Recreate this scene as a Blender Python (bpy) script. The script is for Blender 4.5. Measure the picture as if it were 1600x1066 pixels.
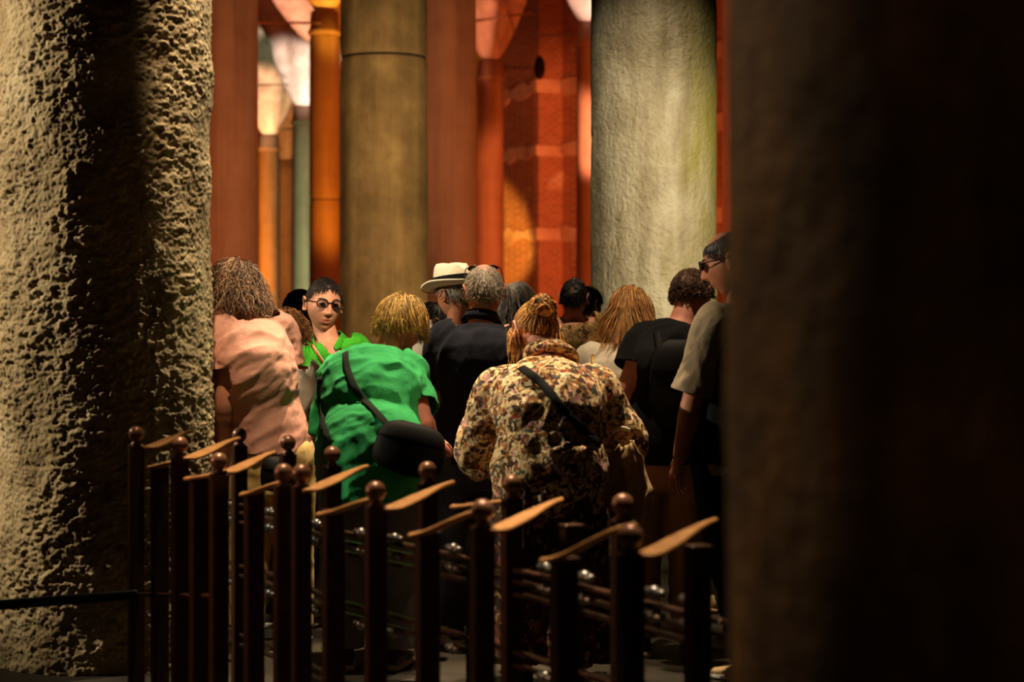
import bpy, bmesh, math, random
import numpy as np
from mathutils import Vector, Matrix
from mathutils.bvhtree import BVHTree

for o in list(bpy.data.objects):
    bpy.data.objects.remove(o)
S = bpy.context.scene
COL = S.collection
random.seed(7)
RNG = np.random.default_rng(7)

# ------------------------------------------------------------------ camera
F = 3200.0          # focal length in pixels of the 1600 px wide frame
HC = 1.35           # camera height
cam_d = bpy.data.cameras.new('camera')
cam = bpy.data.objects.new('camera', cam_d)
COL.objects.link(cam)
cam.location = (0, 0, HC)
cam.rotation_euler = (math.pi / 2, 0, 0)
cam_d.sensor_width = 36.0
cam_d.lens = 72.0
cam_d.clip_end = 300
cam_d.dof.use_dof = True
cam_d.dof.focus_distance = 9.6
cam_d.dof.aperture_fstop = 3.2
S.camera = cam

# ------------------------------------------------------------------ world, exposure
w = bpy.data.worlds.new('cistern_air')
S.world = w
w.use_nodes = True
w.node_tree.nodes['Background'].inputs[0].default_value = (1.0, 0.62, 0.36, 1)
w.node_tree.nodes['Background'].inputs[1].default_value = 0.0035
S.view_settings.view_transform = 'Standard'
S.view_settings.look = 'None'
S.view_settings.exposure = 0.28
S.view_settings.gamma = 1.0
S.view_settings.use_curve_mapping = False


def aim(o, target):
    d = Vector(target) - o.location
    o.rotation_euler = d.to_track_quat('-Z', 'Y').to_euler()


def spot(name, loc, target, watts, color, angle=60, blend=0.6, radius=0.08):
    d = bpy.data.lights.new(name, 'SPOT')
    d.energy = watts
    d.color = color
    d.spot_size = math.radians(angle)
    d.spot_blend = blend
    d.shadow_soft_size = radius
    o = bpy.data.objects.new(name, d)
    COL.objects.link(o)
    o.location = loc
    aim(o, target)
    return o


def lamp(name, loc, watts, color, radius=0.15):
    d = bpy.data.lights.new(name, 'POINT')
    d.energy = watts
    d.color = color
    d.shadow_soft_size = radius
    o = bpy.data.objects.new(name, d)
    COL.objects.link(o)
    o.location = loc
    return o


WARM = (1.0, 0.76, 0.50)
# lamps hung over the visitors and railing, added fills last
spot('crowd_spot', (-1.12, 7.0, 5.9), (-1.12, 9.0, 1.15), 760, WARM, 13, 0.6, 0.05)
spot('crowd_spot', (-0.15, 9.2, 6.2), (-0.50, 8.65, 1.3), 2300, WARM, 18, 0.6, 0.05)
spot('crowd_spot', (0.40, 9.1, 6.3), (0.22, 8.15, 1.25), 1900, WARM, 15, 0.6, 0.05)
spot('crowd_spot', (0.35, 8.3, 6.2), (0.62, 9.0, 1.3), 800, WARM, 18, 0.7, 0.05)
spot('crowd_spot', (-0.1, 9.3, 6.2), (-0.15, 10.6, 1.5), 900, WARM, 22, 0.7, 0.05)
spot('crowd_spot', (0.5, 11.2, 6.4), (0.38, 12.4, 1.5), 520, WARM, 18, 0.7, 0.05)
spot('rail_lamp', (-0.7, 6.75, 6.2), (-0.45, 5.85, 0.9), 1500, WARM, 34, 0.8, 0.05)
spot('rail_lamp', (0.45, 5.7, 6.1), (0.35, 4.75, 0.9), 900, WARM, 20, 0.8, 0.05)
spot('guide_spot', (0.6, 6.2, 4.2), (-0.93, 10.0, 1.45), 1250, WARM, 9, 0.8, 0.05)
spot('crowd_spot', (0.75, 9.1, 6.3), (1.03, 10.1, 0.1), 700, WARM, 9, 0.7, 0.05)  # unseen spot added to brighten the foot at the right
spot('crowd_spot', (0.9, 5.6, 5.2), (-0.36, 8.5, 1.12), 420, WARM, 7, 0.9, 0.05)  # frontal fill added to brighten the green t-shirt's right arm
# low lamp left of the railing, catching the left faces of its posts
spot('rail_spot', (-3.2, 6.1, 1.5), (-0.6, 5.7, 0.45), 60, (1.0, 0.55, 0.32), 44, 0.8, 0.06)
# lamps raking the rough left column from both sides
spot('rake_spot', (-6.2, 8.1, 3.9), (-1.75, 8.7, 1.9), 1150, (1.0, 0.85, 0.62), 44, 0.6, 0.03)
spot('rake_spot', (1.1, 10.2, 5.4), (-1.4, 8.7, 2.1), 1000, (1.0, 0.83, 0.60), 28, 0.7, 0.03)
# lamp grazing the near column, then an added dim front fill
spot('near_spot', (-0.9, 3.85, 3.4), (0.3, 2.3, 1.2), 150, (1.0, 0.66, 0.36), 50, 0.8, 0.3)
spot('near_spot', (-1.6, 0.2, 2.6), (0.6, 1.9, 1.3), 9, (1.0, 0.62, 0.34), 50, 0.8, 0.05)  # weak fill from the front, added to lift the dark stone
# floods of the two pale columns in the middle distance
spot('column_flood', (0.6, 10.2, 6.6), (1.05, 15.5, 2.0), 1300, (1.0, 0.82, 0.56), 28, 0.8, 0.1)
spot('column_flood', (3.2, 11.0, 2.2), (1.1, 15.5, 2.2), 780, (1.0, 0.85, 0.60), 34, 0.8, 0.1)
spot('column_flood', (1.15, 16.9, 2.4), (-1.4, 22.0, 3.2), 700, (1.0, 0.72, 0.40), 56, 0.7, 0.1)
spot('column_flood', (-4.1, 17.5, 2.4), (-1.5, 22.0, 3.2), 190, (1.0, 0.66, 0.40), 56, 0.7, 0.1)  # dim fill added out of sight for the olive column's left edge
# added red fills, then red and amber lamps of the hall behind
RED = (1.0, 0.17, 0.03)
AMB = (1.0, 0.33, 0.02)
for loc, e in [((-2.5, 41, 5.0), 260), ((2.75, 41, 5.0), 260), ((-4.6, 62, 6.0), 120), ((3.6, 56, 6.0), 260)]:
    lamp('hall_fill', loc, e, RED, 0.2)  # unseen point fills added behind columns for red ambient light
for loc, tgt, e, c, a in [
    ((-6.4, 25.5, 1.2), (-4.4, 32, 4.5), 640, (1.0, 0.32, 0.11), 60),       # dull red column
    ((4.8, 26.0, 1.5), (-1.0, 32, 4.0), 1050, (1.0, 0.27, 0.06), 44),       # red column by the olive one
    ((6.5, 40.0, 1.5), (1.2, 68, 6.0), 14000, (1.0, 0.22, 0.06), 22),
    ((-1.95, 45.0, 3.0), (1.5, 69, 6.4), 6000, (1.0, 0.24, 0.07), 22),                      # pier
    ((-1.95, 61.0, 3.0), (-0.45, 73.4, 5.2), 8000, (1.0, 0.42, 0.06), 24),    # amber lamp on the brick strip
    ((7.5, 46.0, 1.5), (2.0, 53, 5.0), 900, RED, 60),                       # column beside the pale one
    ((9.0, 38.0, 1.5), (4.9, 44, 5.0), 1800, RED, 60),                      # column by the near one
    ((-2.6, 46.5, 1.0), (-4.6, 51, 7.0), 1500, AMB, 50),                    # amber column
    ((-3.6, 64.0, 2.0), (-7.3, 72, 5.0), 2600, (0.55, 1.0, 0.60), 52),      # greenish column
    ((-13.5, 74.0, 1.0), (-9.7, 82, 5.0), 6500, AMB, 60),                   # orange column
    ((-4.6, 60.0, 4.0), (-7.45, 72, 10.9), 15000, (1.0, 0.92, 0.80), 12),   # white vault foot
    ((-12.5, 66.0, 3.0), (-9.65, 82, 11.0), 20000, (1.0, 0.66, 0.38), 12),
    ((-9.5, 44.0, 2.0), (-6.7, 58, 11.2), 15000, (1.0, 0.50, 0.32), 16),
    ((4.5, 45.0, 2.0), (-0.4, 60, 11.0), 13000, (1.0, 0.36, 0.18), 13),
    ((3.9, 42.0, 3.0), (1.75, 53, 11.2), 12000, (1.0, 0.80, 0.66), 12),
    ((-2.2, 45.0, 2.0), (-4.6, 51, 10.4), 4500, (1.0, 0.5, 0.04), 14),
]:
    spot('hall_spot', loc, tgt, e, c, a, 0.6, 0.2)


# ------------------------------------------------------------------ helpers
def W(px, py, Y):
    """point of the place at depth Y seen in the given direction"""
    return np.array([(px - 800.0) / F * Y, Y, HC - (py - 533.0) / F * Y])


def lin(c):
    return tuple((v / 255 / 12.92) if v / 255 <= 0.04045 else ((v / 255 + 0.055) / 1.055) ** 2.4 for v in c)


def hash3(i, j, k, seed):
    n = (i * 374761393 + j * 668265263 + k * 2147483647 + seed * 1274126177) & 0xFFFFFFFF
    n = ((n ^ (n >> 13)) * 1274126177) & 0xFFFFFFFF
    n = ((n ^ (n >> 16)) * 2246822519) & 0xFFFFFFFF
    return ((n ^ (n >> 15)) & 0xFFFFFF) / float(0xFFFFFF)


def vnoise(P, seed=0):
    P = np.asarray(P, dtype=np.float64)
    f0 = np.floor(P).astype(np.int64)
    t = P - f0
    t = t * t * t * (t * (t * 6 - 15) + 10)
    i, j, k = f0[:, 0], f0[:, 1], f0[:, 2]
    r = 0
    for a in (0, 1):
        wa = t[:, 0] if a else 1 - t[:, 0]
        for b in (0, 1):
            wb = t[:, 1] if b else 1 - t[:, 1]
            for c in (0, 1):
                wc = t[:, 2] if c else 1 - t[:, 2]
                r = r + wa * wb * wc * hash3(i + a, j + b, k + c, seed)
    return r


def fbm(P, octaves=3, seed=0):
    s, a, tot = 0, 1.0, 0
    for o in range(octaves):
        s = s + a * vnoise(P * (2.03 ** o) + 17.3 * o, seed + o)
        tot += a
        a *= 0.5
    return s / tot


def face_sets(Fc):
    """faces as a list of index arrays, one array for each corner count"""
    if isinstance(Fc, np.ndarray):
        return [Fc]
    if len(Fc) and isinstance(Fc[0], np.ndarray) and Fc[0].ndim == 2:
        return list(Fc)
    by = {}
    for f in Fc:
        by.setdefault(len(f), []).append(f)
    return [np.array(v, dtype=np.int64) for v in by.values()]


def face_tuples(Fc):
    return [tuple(f) for s_ in face_sets(Fc) for f in s_.tolist()]


def make_mesh(name, V, Fc, mat=None, smooth=True):
    me = bpy.data.meshes.new(name)
    V = np.asarray(V, dtype=np.float32)
    sets = face_sets(Fc)
    me.vertices.add(len(V))
    me.vertices.foreach_set('co', V.ravel())
    loops = np.concatenate([s_.ravel() for s_ in sets]).astype(np.int32)
    counts = np.concatenate([np.full(len(s_), s_.shape[1], dtype=np.int64) for s_ in sets])
    starts = np.r_[0, np.cumsum(counts)[:-1]].astype(np.int32)
    me.loops.add(len(loops))
    me.loops.foreach_set('vertex_index', loops)
    me.polygons.add(len(counts))
    me.polygons.foreach_set('loop_start', starts)
    me.update(calc_edges=True)
    me.polygons.foreach_set('use_smooth', np.full(len(me.polygons), bool(smooth)))
    if mat:
        me.materials.append(mat)
    return me


def obj(name, V, Fc, mat, parent=None, smooth=True, label=None, origin=None):
    """one mesh object; V in world coordinates, made relative to the parent's base"""
    V = np.asarray(V, dtype=np.float64)
    base = np.zeros(3)
    q = parent
    if q is not None:
        base = np.array(q['_base'])
    elif origin is not None:
        base = np.array(origin, dtype=float)
    o = bpy.data.objects.new(name, make_mesh(name, V - base, Fc, mat, smooth))
    COL.objects.link(o)
    if parent is not None:
        o.parent = parent
    elif origin is not None:
        o.location = origin
    o['_base'] = [float(v) for v in base]
    if label:
        o['label'] = label
    return o


def thing(name, label, cat, base, group=None):
    o = bpy.data.objects.new(name, None)
    COL.objects.link(o)
    o.location = base
    o['_base'] = [float(v) for v in base]
    o.empty_display_size = 0.1
    o['label'] = label
    o['category'] = cat
    if group:
        o['group'] = group
    return o


def structure(o):
    o['kind'] = 'structure'
    return o


class Geo:
    """collects lofts and boxes into one vertex and face list"""
    def __init__(self):
        self.V, self.F, self.n = [], [], 0

    def add(self, V, Fc):
        self.V.append(np.asarray(V, dtype=np.float64))
        self.F += [s_ + self.n for s_ in face_sets(Fc)]
        self.n += len(V)
        return self

    def verts(self):
        return np.concatenate(self.V)

    def out(self):
        by = {}
        for s_ in self.F:
            by.setdefault(s_.shape[1], []).append(s_)
        return self.verts(), [np.concatenate(v) for v in by.values()]


def loft(sections, n=16, cap=True):
    """sections: (centre, half axis A, half axis B)"""
    a = np.linspace(0, 2 * math.pi, n, endpoint=False)
    C = np.array([np.asarray(s_[0], dtype=float) for s_ in sections])
    A = np.array([np.asarray(s_[1], dtype=float) for s_ in sections])
    B = np.array([np.asarray(s_[2], dtype=float) for s_ in sections])
    m = len(sections)
    V = (C[:, None] + np.cos(a)[None, :, None] * A[:, None] + np.sin(a)[None, :, None] * B[:, None]).reshape(-1, 3)
    i, j = np.meshgrid(np.arange(m - 1), np.arange(n), indexing='ij')
    k = (j + 1) % n
    sets = [np.stack([i * n + j, i * n + k, (i + 1) * n + k, (i + 1) * n + j], -1).reshape(-1, 4)]
    if cap:
        V = np.concatenate([V, C[:1], C[-1:]])
        b = m * n
        j = np.arange(n)
        k = (j + 1) % n
        sets.append(np.concatenate([np.stack([0 * j + b, k, j], 1), np.stack([0 * j + b + 1, (m - 1) * n + j, (m - 1) * n + k], 1)]))
    return V, sets


def unit(v):
    v = np.asarray(v, dtype=np.float64)
    return v / max(math.sqrt(float(v[0] * v[0] + v[1] * v[1] + v[2] * v[2])), 1e-9)


def cross(a, b):
    return np.array([a[1] * b[2] - a[2] * b[1], a[2] * b[0] - a[0] * b[2], a[0] * b[1] - a[1] * b[0]])


def catmull(P, per=6):
    P = [np.asarray(p, dtype=np.float64) for p in P]
    if len(P) < 3:
        t = np.linspace(0, 1, per + 1)[:, None]
        return P[0][None] * (1 - t) + P[1][None] * t
    Q = [2 * P[0] - P[1]] + P + [2 * P[-1] - P[-2]]
    out = []
    for i in range(1, len(Q) - 2):
        p0, p1, p2, p3 = Q[i - 1], Q[i], Q[i + 1], Q[i + 2]
        for t in np.linspace(0, 1, per, endpoint=False):
            out.append(0.5 * (2 * p1 + (p2 - p0) * t + (2 * p0 - 5 * p1 + 4 * p2 - p3) * t * t + (3 * p1 - p0 - 3 * p2 + p3) * t ** 3))
    out.append(P[-1])
    return np.array(out)


def limb(P, R, n=12, per=5, flat=1.0, ref=None, curve=True, round_end=True):
    """a tapered round tube through the points P with radii R"""
    R = np.asarray(R, dtype=np.float64)
    if curve:
        C = catmull(P, per)
        t = np.linspace(0, len(P) - 1, len(C))
        RR = np.interp(t, np.arange(len(P)), R)
    else:
        C = np.array([np.asarray(p, dtype=float) for p in P])
        RR = R
    secs = []
    prev = None
    m = len(C)
    for i in range(m):
        d = unit(C[min(i + 1, m - 1)] - C[max(i - 1, 0)])
        if ref is not None:
            A = unit(cross(d, ref))
        elif prev is None:
            h = np.array([1.0, 0, 0]) if abs(d[0]) < 0.8 else np.array([0, 1.0, 0])
            A = unit(cross(d, h))
        else:
            A = unit(prev - d * np.dot(prev, d))
        prev = A
        B = cross(d, A)
        secs.append((C[i], A * RR[i], B * RR[i] * flat))
    if round_end:
        d0 = unit(C[0] - C[1])
        d1 = unit(C[-1] - C[-2])
        c, A, B = secs[0]
        c2, A2, B2 = secs[-1]
        secs = [(c + d0 * RR[0] * 0.75, A * 0.55, B * 0.55), (c + d0 * RR[0] * 0.4, A * 0.87, B * 0.87)] + secs + \
               [(c2 + d1 * RR[-1] * 0.4, A2 * 0.87, B2 * 0.87), (c2 + d1 * RR[-1] * 0.75, A2 * 0.55, B2 * 0.55)]
    return loft(secs, n)


def ball(c, r, n=16, m=10, ax=None):
    """ellipsoid; ax = three half axis vectors"""
    if ax is None:
        ax = [np.array([r, 0, 0]), np.array([0, r, 0]), np.array([0, 0, r])]
    secs = []
    for i in range(1, m):
        p = math.pi * i / m
        secs.append((np.asarray(c) - ax[2] * math.cos(p), ax[0] * math.sin(p), ax[1] * math.sin(p)))
    V, Fc = loft(secs, n)
    V[-2] = np.asarray(c) - ax[2]
    V[-1] = np.asarray(c) + ax[2]
    return V, Fc


def box(c, hx, hy, hz, rz=0.0, bevel=0.0, rot=None):
    M = np.array(Matrix.Rotation(rz, 3, 'Z')) if rot is None else np.asarray(rot)
    V, Fc = [], []
    if bevel <= 0:
        for z in (-1, 1):
            for x, y in ((-1, -1), (1, -1), (1, 1), (-1, 1)):
                V.append((x * hx, y * hy, z * hz))
        Fc = [(0, 3, 2, 1), (4, 5, 6, 7), (0, 1, 5, 4), (1, 2, 6, 5), (2, 3, 7, 6), (3, 0, 4, 7)]
    else:
        b = bevel
        ring = [(-hx + b, -hy), (hx - b, -hy), (hx, -hy + b), (hx, hy - b), (hx - b, hy), (-hx + b, hy), (-hx, hy - b), (-hx, -hy + b)]
        for z, s in ((-hz, b), (-hz + b, 0), (hz - b, 0), (hz, b)):
            for x, y in ring:
                V.append((x - math.copysign(min(s, abs(x)), x), y - math.copysign(min(s, abs(y)), y), z))
        for i in range(3):
            for j in range(8):
                k = (j + 1) % 8
                Fc.append((i * 8 + j, i * 8 + k, i * 8 + 8 + k, i * 8 + 8 + j))
        Fc.append(tuple(range(7, -1, -1)))
        Fc.append(tuple(range(24, 32)))
    V = np.array(V) @ M.T + np.asarray(c)[None]
    return V, Fc


def tri_count():
    return sum(len(m.polygons) for m in bpy.data.meshes)


# ------------------------------------------------------------------ materials
def nmat(name):
    m = bpy.data.materials.new(name)
    m.use_nodes = True
    nt = m.node_tree
    return m, nt, nt.nodes['Principled BSDF']


def node(nt, kind, ins=None, **kw):
    n = nt.nodes.new(kind)
    for k, v in kw.items():
        setattr(n, k, v)
    for k, v in (ins or {}).items():
        if isinstance(v, bpy.types.NodeSocket):
            nt.links.new(v, n.inputs[k])
        else:
            n.inputs[k].default_value = v
    return n


def coords(nt, scale=(1, 1, 1), which='Object'):
    tc = node(nt, 'ShaderNodeTexCoord')
    mp = node(nt, 'ShaderNodeMapping', {'Vector': tc.outputs[which], 'Scale': scale})
    return mp.outputs[0]


def ramp(nt, fac, stops, mode='LINEAR'):
    r = node(nt, 'ShaderNodeValToRGB', {'Fac': fac})
    r.color_ramp.interpolation = mode
    e = r.color_ramp.elements
    while len(e) < len(stops):
        e.new(0.5)
    for i, (p, c) in enumerate(stops):
        e[i].position = p
        e[i].color = (*lin(c), 1)
    return r.outputs[0]


def bump(nt, bsdf, h, strength=0.3, dist=0.01, prev=None):
    b = node(nt, 'ShaderNodeBump', {'Height': h, 'Strength': strength, 'Distance': dist})
    if prev is not None:
        nt.links.new(prev, b.inputs['Normal'])
    nt.links.new(b.outputs[0], bsdf.inputs['Normal'])
    return b.outputs[0]


def plain(name, col, rough=0.6, metal=0.0, noise=None, col2=None, bmp=0.0, bscale=300, spec=0.5):
    m, nt, b = nmat(name)
    b.inputs['Roughness'].default_value = rough
    b.inputs['Metallic'].default_value = metal
    b.inputs['Specular IOR Level'].default_value = spec
    v = coords(nt)
    nz = node(nt, 'ShaderNodeTexNoise', {'Vector': v, 'Scale': noise or 12.0, 'Detail': 4.0})
    c2 = col2 or tuple(max(0, x * 0.88) for x in col)
    nt.links.new(ramp(nt, nz.outputs[0], [(0.3, col), (0.7, c2)]), b.inputs['Base Color'])
    if bmp:
        n2 = node(nt, 'ShaderNodeTexNoise', {'Vector': v, 'Scale': float(bscale), 'Detail': 3.0})
        bump(nt, b, n2.outputs[0], bmp, 0.004)
    return m


def fabric(name, col, col2=None, rough=0.92, weave=900):
    m, nt, b = nmat(name)
    b.inputs['Roughness'].default_value = rough
    b.inputs['Specular IOR Level'].default_value = 0.2
    b.inputs['Sheen Weight'].default_value = 0.02
    v = coords(nt)
    nz = node(nt, 'ShaderNodeTexNoise', {'Vector': v, 'Scale': 9.0, 'Detail': 5.0})
    c2 = col2 or tuple(x * 0.9 for x in col)
    nt.links.new(ramp(nt, nz.outputs[0], [(0.35, col), (0.7, c2)]), b.inputs['Base Color'])
    n2 = node(nt, 'ShaderNodeTexNoise', {'Vector': v, 'Scale': float(weave), 'Detail': 2.0})
    p = bump(nt, b, n2.outputs[0], 0.12, 0.001)
    n3 = node(nt, 'ShaderNodeTexNoise', {'Vector': coords(nt, (1.0, 1.0, 0.55)), 'Scale': 26.0, 'Detail': 3.0, 'Distortion': 0.6})
    bump(nt, b, n3.outputs[0], 0.35, 0.012, p)
    return m


def stone(name, c1, c2, c3, scale=3.0, streak=0.12, bs=40.0, bstr=0.5, bdist=0.012, rough=0.85, moss=None, stain=0.5):
    m, nt, b = nmat(name)
    b.inputs['Roughness'].default_value = rough
    b.inputs['Specular IOR Level'].default_value = 0.3
    v = coords(nt)
    vs = coords(nt, (1, 1, streak))
    n1 = node(nt, 'ShaderNodeTexNoise', {'Vector': vs, 'Scale': scale * 3.2, 'Detail': 6.0, 'Roughness': 0.62})
    n2 = node(nt, 'ShaderNodeTexNoise', {'Vector': v, 'Scale': scale, 'Detail': 7.0, 'Roughness': 0.65})
    a = ramp(nt, n1.outputs[0], [(0.32, c1), (0.52, c2), (0.72, c3)])
    d = ramp(nt, n2.outputs[0], [(0.35, c1), (0.55, c2), (0.70, c3)])
    mx = node(nt, 'ShaderNodeMix', {'Factor': stain, 'A': a, 'B': d}, data_type='RGBA') if False else None
    mix = node(nt, 'ShaderNodeMixRGB', {'Fac': stain, 'Color1': a, 'Color2': d})
    out = mix.outputs[0]
    if moss:
        n4 = node(nt, 'ShaderNodeTexNoise', {'Vector': coords(nt, (1, 1, 0.3)), 'Scale': 2.6, 'Detail': 6.0, 'Roughness': 0.6})
        sx = node(nt, 'ShaderNodeSeparateXYZ', {'Vector': coords(nt)})
        ad = node(nt, 'ShaderNodeMath', {0: sx.outputs[0], 1: moss[1]}, operation='MULTIPLY_ADD')
        nt.links.new(n4.outputs[0], ad.inputs[2])
        fac = node(nt, 'ShaderNodeMapRange', {'Value': ad.outputs[0], 'From Min': 0.60, 'From Max': 0.85, 'To Max': 0.85})
        mm = node(nt, 'ShaderNodeMixRGB', {'Fac': fac.outputs[0], 'Color1': out, 'Color2': (*lin(moss[0]), 1)})
        out = mm.outputs[0]
    nt.links.new(out, b.inputs['Base Color'])
    n3 = node(nt, 'ShaderNodeTexNoise', {'Vector': coords(nt, (1, 1, 0.8)), 'Scale': bs, 'Detail': 6.0, 'Roughness': 0.6})
    bump(nt, b, n3.outputs[0], bstr, bdist)
    return m


def skin_mat(name, col):
    m, nt, b = nmat(name)
    b.inputs['Roughness'].default_value = 0.55
    b.inputs['Specular IOR Level'].default_value = 0.35
    b.inputs['Subsurface Weight'].default_value = 0.12
    b.inputs['Subsurface Radius'].default_value = (0.012, 0.005, 0.003)
    b.inputs['Subsurface Scale'].default_value = 0.4
    v = coords(nt)
    nz = node(nt, 'ShaderNodeTexNoise', {'Vector': v, 'Scale': 22.0, 'Detail': 5.0})
    base = ramp(nt, nz.outputs[0], [(0.3, tuple(x * 0.9 for x in col)), (0.7, col)])
    at = node(nt, 'ShaderNodeAttribute', attribute_name='tint')
    mx = node(nt, 'ShaderNodeMixRGB', {'Fac': at.outputs['Alpha'], 'Color1': base, 'Color2': at.outputs['Color']})
    nt.links.new(mx.outputs[0], b.inputs['Base Color'])
    n2 = node(nt, 'ShaderNodeTexNoise', {'Vector': v, 'Scale': 260.0, 'Detail': 3.0})
    bump(nt, b, n2.outputs[0], 0.15, 0.002)
    return m


def hair_mat(name, dark, light, rough=0.55):
    m, nt, b = nmat(name)
    b.inputs['Roughness'].default_value = rough
    b.inputs['Specular IOR Level'].default_value = 0.45
    v = coords(nt)
    nz = node(nt, 'ShaderNodeTexNoise', {'Vector': v, 'Scale': 55.0, 'Detail': 5.0, 'Roughness': 0.7})
    geo = node(nt, 'ShaderNodeNewGeometry')
    md = node(nt, 'ShaderNodeMath', {0: geo.outputs['Random Per Island'], 1: 0.55, 2: -0.27}, operation='MULTIPLY_ADD')
    ad = node(nt, 'ShaderNodeMath', {0: nz.outputs[0], 1: md.outputs[0]}, operation='ADD')
    nt.links.new(ramp(nt, ad.outputs[0], [(0.25, dark), (0.75, light)]), b.inputs['Base Color'])
    return m


SKIN = skin_mat('skin', (214, 150, 118))
SKIN_TAN = skin_mat('skin_tanned', (190, 124, 90))
SKIN_PINK = skin_mat('skin_pink', (222, 148, 124))
# ================================================================== the setting
ST_LEFT = stone('pitted_stone', (120, 100, 66), (172, 150, 110), (196, 178, 140), 4.0, 0.6, 70.0, 0.55, 0.012, 0.9, stain=0.8)
ST_MID = stone('olive_stone', (88, 70, 42), (146, 118, 74), (190, 160, 100), 1.5, 0.06, 30.0, 0.35, 0.015, 0.8, stain=0.6)
ST_PALE = stone('pale_stone', (112, 98, 68), (176, 164, 134), (212, 204, 180), 2.1, 0.16, 34.0, 1.0, 0.035, 0.85, moss=((138, 130, 36), 0.75), stain=0.5)
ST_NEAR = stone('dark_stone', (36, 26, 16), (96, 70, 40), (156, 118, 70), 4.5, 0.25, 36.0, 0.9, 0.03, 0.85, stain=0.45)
ST_RED = stone('dusty_stone', (140, 104, 84), (176, 140, 116), (190, 154, 130), 1.2, 0.07, 20.0, 0.2, 0.01, 0.8, stain=0.4)
PLASTER = stone('vault_plaster', (176, 136, 116), (226, 196, 178), (240, 220, 206), 0.7, 0.9, 9.0, 0.5, 0.05, 0.9, stain=0.7)
IRON = plain('dark_iron', (38, 26, 20), 0.45, 0.8, 30)
CRACK = plain('dark_mortar', (38, 30, 20), 0.95, 0, 30)


def brick_mat():
    m, nt, b = nmat('thin_brick')
    b.inputs['Roughness'].default_value = 0.85
    tc = node(nt, 'ShaderNodeTexCoord')
    sp = node(nt, 'ShaderNodeSeparateXYZ', {'Vector': tc.outputs['Object']})
    ad = node(nt, 'ShaderNodeMath', {0: sp.outputs[0], 1: sp.outputs[1]}, operation='ADD')
    cb = node(nt, 'ShaderNodeCombineXYZ', {'X': ad.outputs[0], 'Y': sp.outputs[2]})
    br = node(nt, 'ShaderNodeTexBrick', {'Vector': cb.outputs[0], 'Scale': 1.0, 'Mortar Size': 0.018, 'Brick Width': 0.42, 'Row Height': 0.12,
                                        'Color1': (*lin((172, 112, 84)), 1), 'Color2': (*lin((146, 90, 66)), 1), 'Mortar': (*lin((196, 160, 132)), 1)})
    nz = node(nt, 'ShaderNodeTexNoise', {'Vector': tc.outputs['Object'], 'Scale': 0.55, 'Detail': 8.0, 'Roughness': 0.7})
    fac = node(nt, 'ShaderNodeMapRange', {'Value': nz.outputs[0], 'From Min': 0.56, 'From Max': 0.68, 'To Max': 0.75})
    mx = node(nt, 'ShaderNodeMixRGB', {'Fac': fac.outputs[0], 'Color1': br.outputs[0], 'Color2': (*lin((232, 210, 196)), 1)})
    nt.links.new(mx.outputs[0], b.inputs['Base Color'])
    bump(nt, b, br.outputs['Fac'], -0.4, 0.03)
    return m


BRICK = brick_mat()


def floor_mat():
    m, nt, b = nmat('wet_flagstone')
    b.inputs['Specular IOR Level'].default_value = 0.15
    v = coords(nt)
    nz = node(nt, 'ShaderNodeTexNoise', {'Vector': v, 'Scale': 2.2, 'Detail': 8.0, 'Roughness': 0.7})
    nt.links.new(ramp(nt, nz.outputs[0], [(0.3, (34, 29, 22)), (0.7, (62, 55, 43))]), b.inputs['Base Color'])
    r = node(nt, 'ShaderNodeMapRange', {'Value': nz.outputs[0], 'From Min': 0.35, 'From Max': 0.65, 'To Min': 0.55, 'To Max': 0.85})
    nt.links.new(r.outputs[0], b.inputs['Roughness'])
    bump(nt, b, nz.outputs[0], 0.3, 0.02)
    return m


# floor, walls, ceiling
V, Fc = box((0, 56, -0.15), 45, 60, 0.15)
structure(obj('floor', V, Fc, floor_mat(), smooth=False))
V, Fc = box((0, 50, 13.6), 45, 55, 0.15)
structure(obj('ceiling', V, Fc, BRICK, smooth=False))
V, Fc = box((0, 104, 6.7), 45, 0.4, 6.9)
structure(obj('wall_back', V, Fc, BRICK, smooth=False))
pa, pb = W(770, 533, 74.5), W(1330, 533, 54.0)
dr = unit(pb - pa)
nrm = np.array([dr[1], -dr[0], 0.0])
mid = (pa + pb) / 2
ang = math.atan2(dr[1], dr[0])
V, Fc = box((mid[0] - nrm[0] * 0.4, mid[1] - nrm[1] * 0.4, 6.7), np.linalg.norm(pb - pa) / 2, 0.4, 6.9, ang)
wall_r = structure(obj('wall_right', V, Fc, BRICK, smooth=False, origin=(mid[0], mid[1], 0)))


def on_wall(px):
    """where the ray through px meets the right wall, in plan"""
    d = np.array([(px - 800) / F, 1.0])
    A = np.array([[d[0], -dr[0]], [d[1], -dr[1]]])
    t = np.linalg.solve(A, pa[:2])
    return np.array([d[0] * t[0], d[1] * t[0], 0.0])


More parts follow.
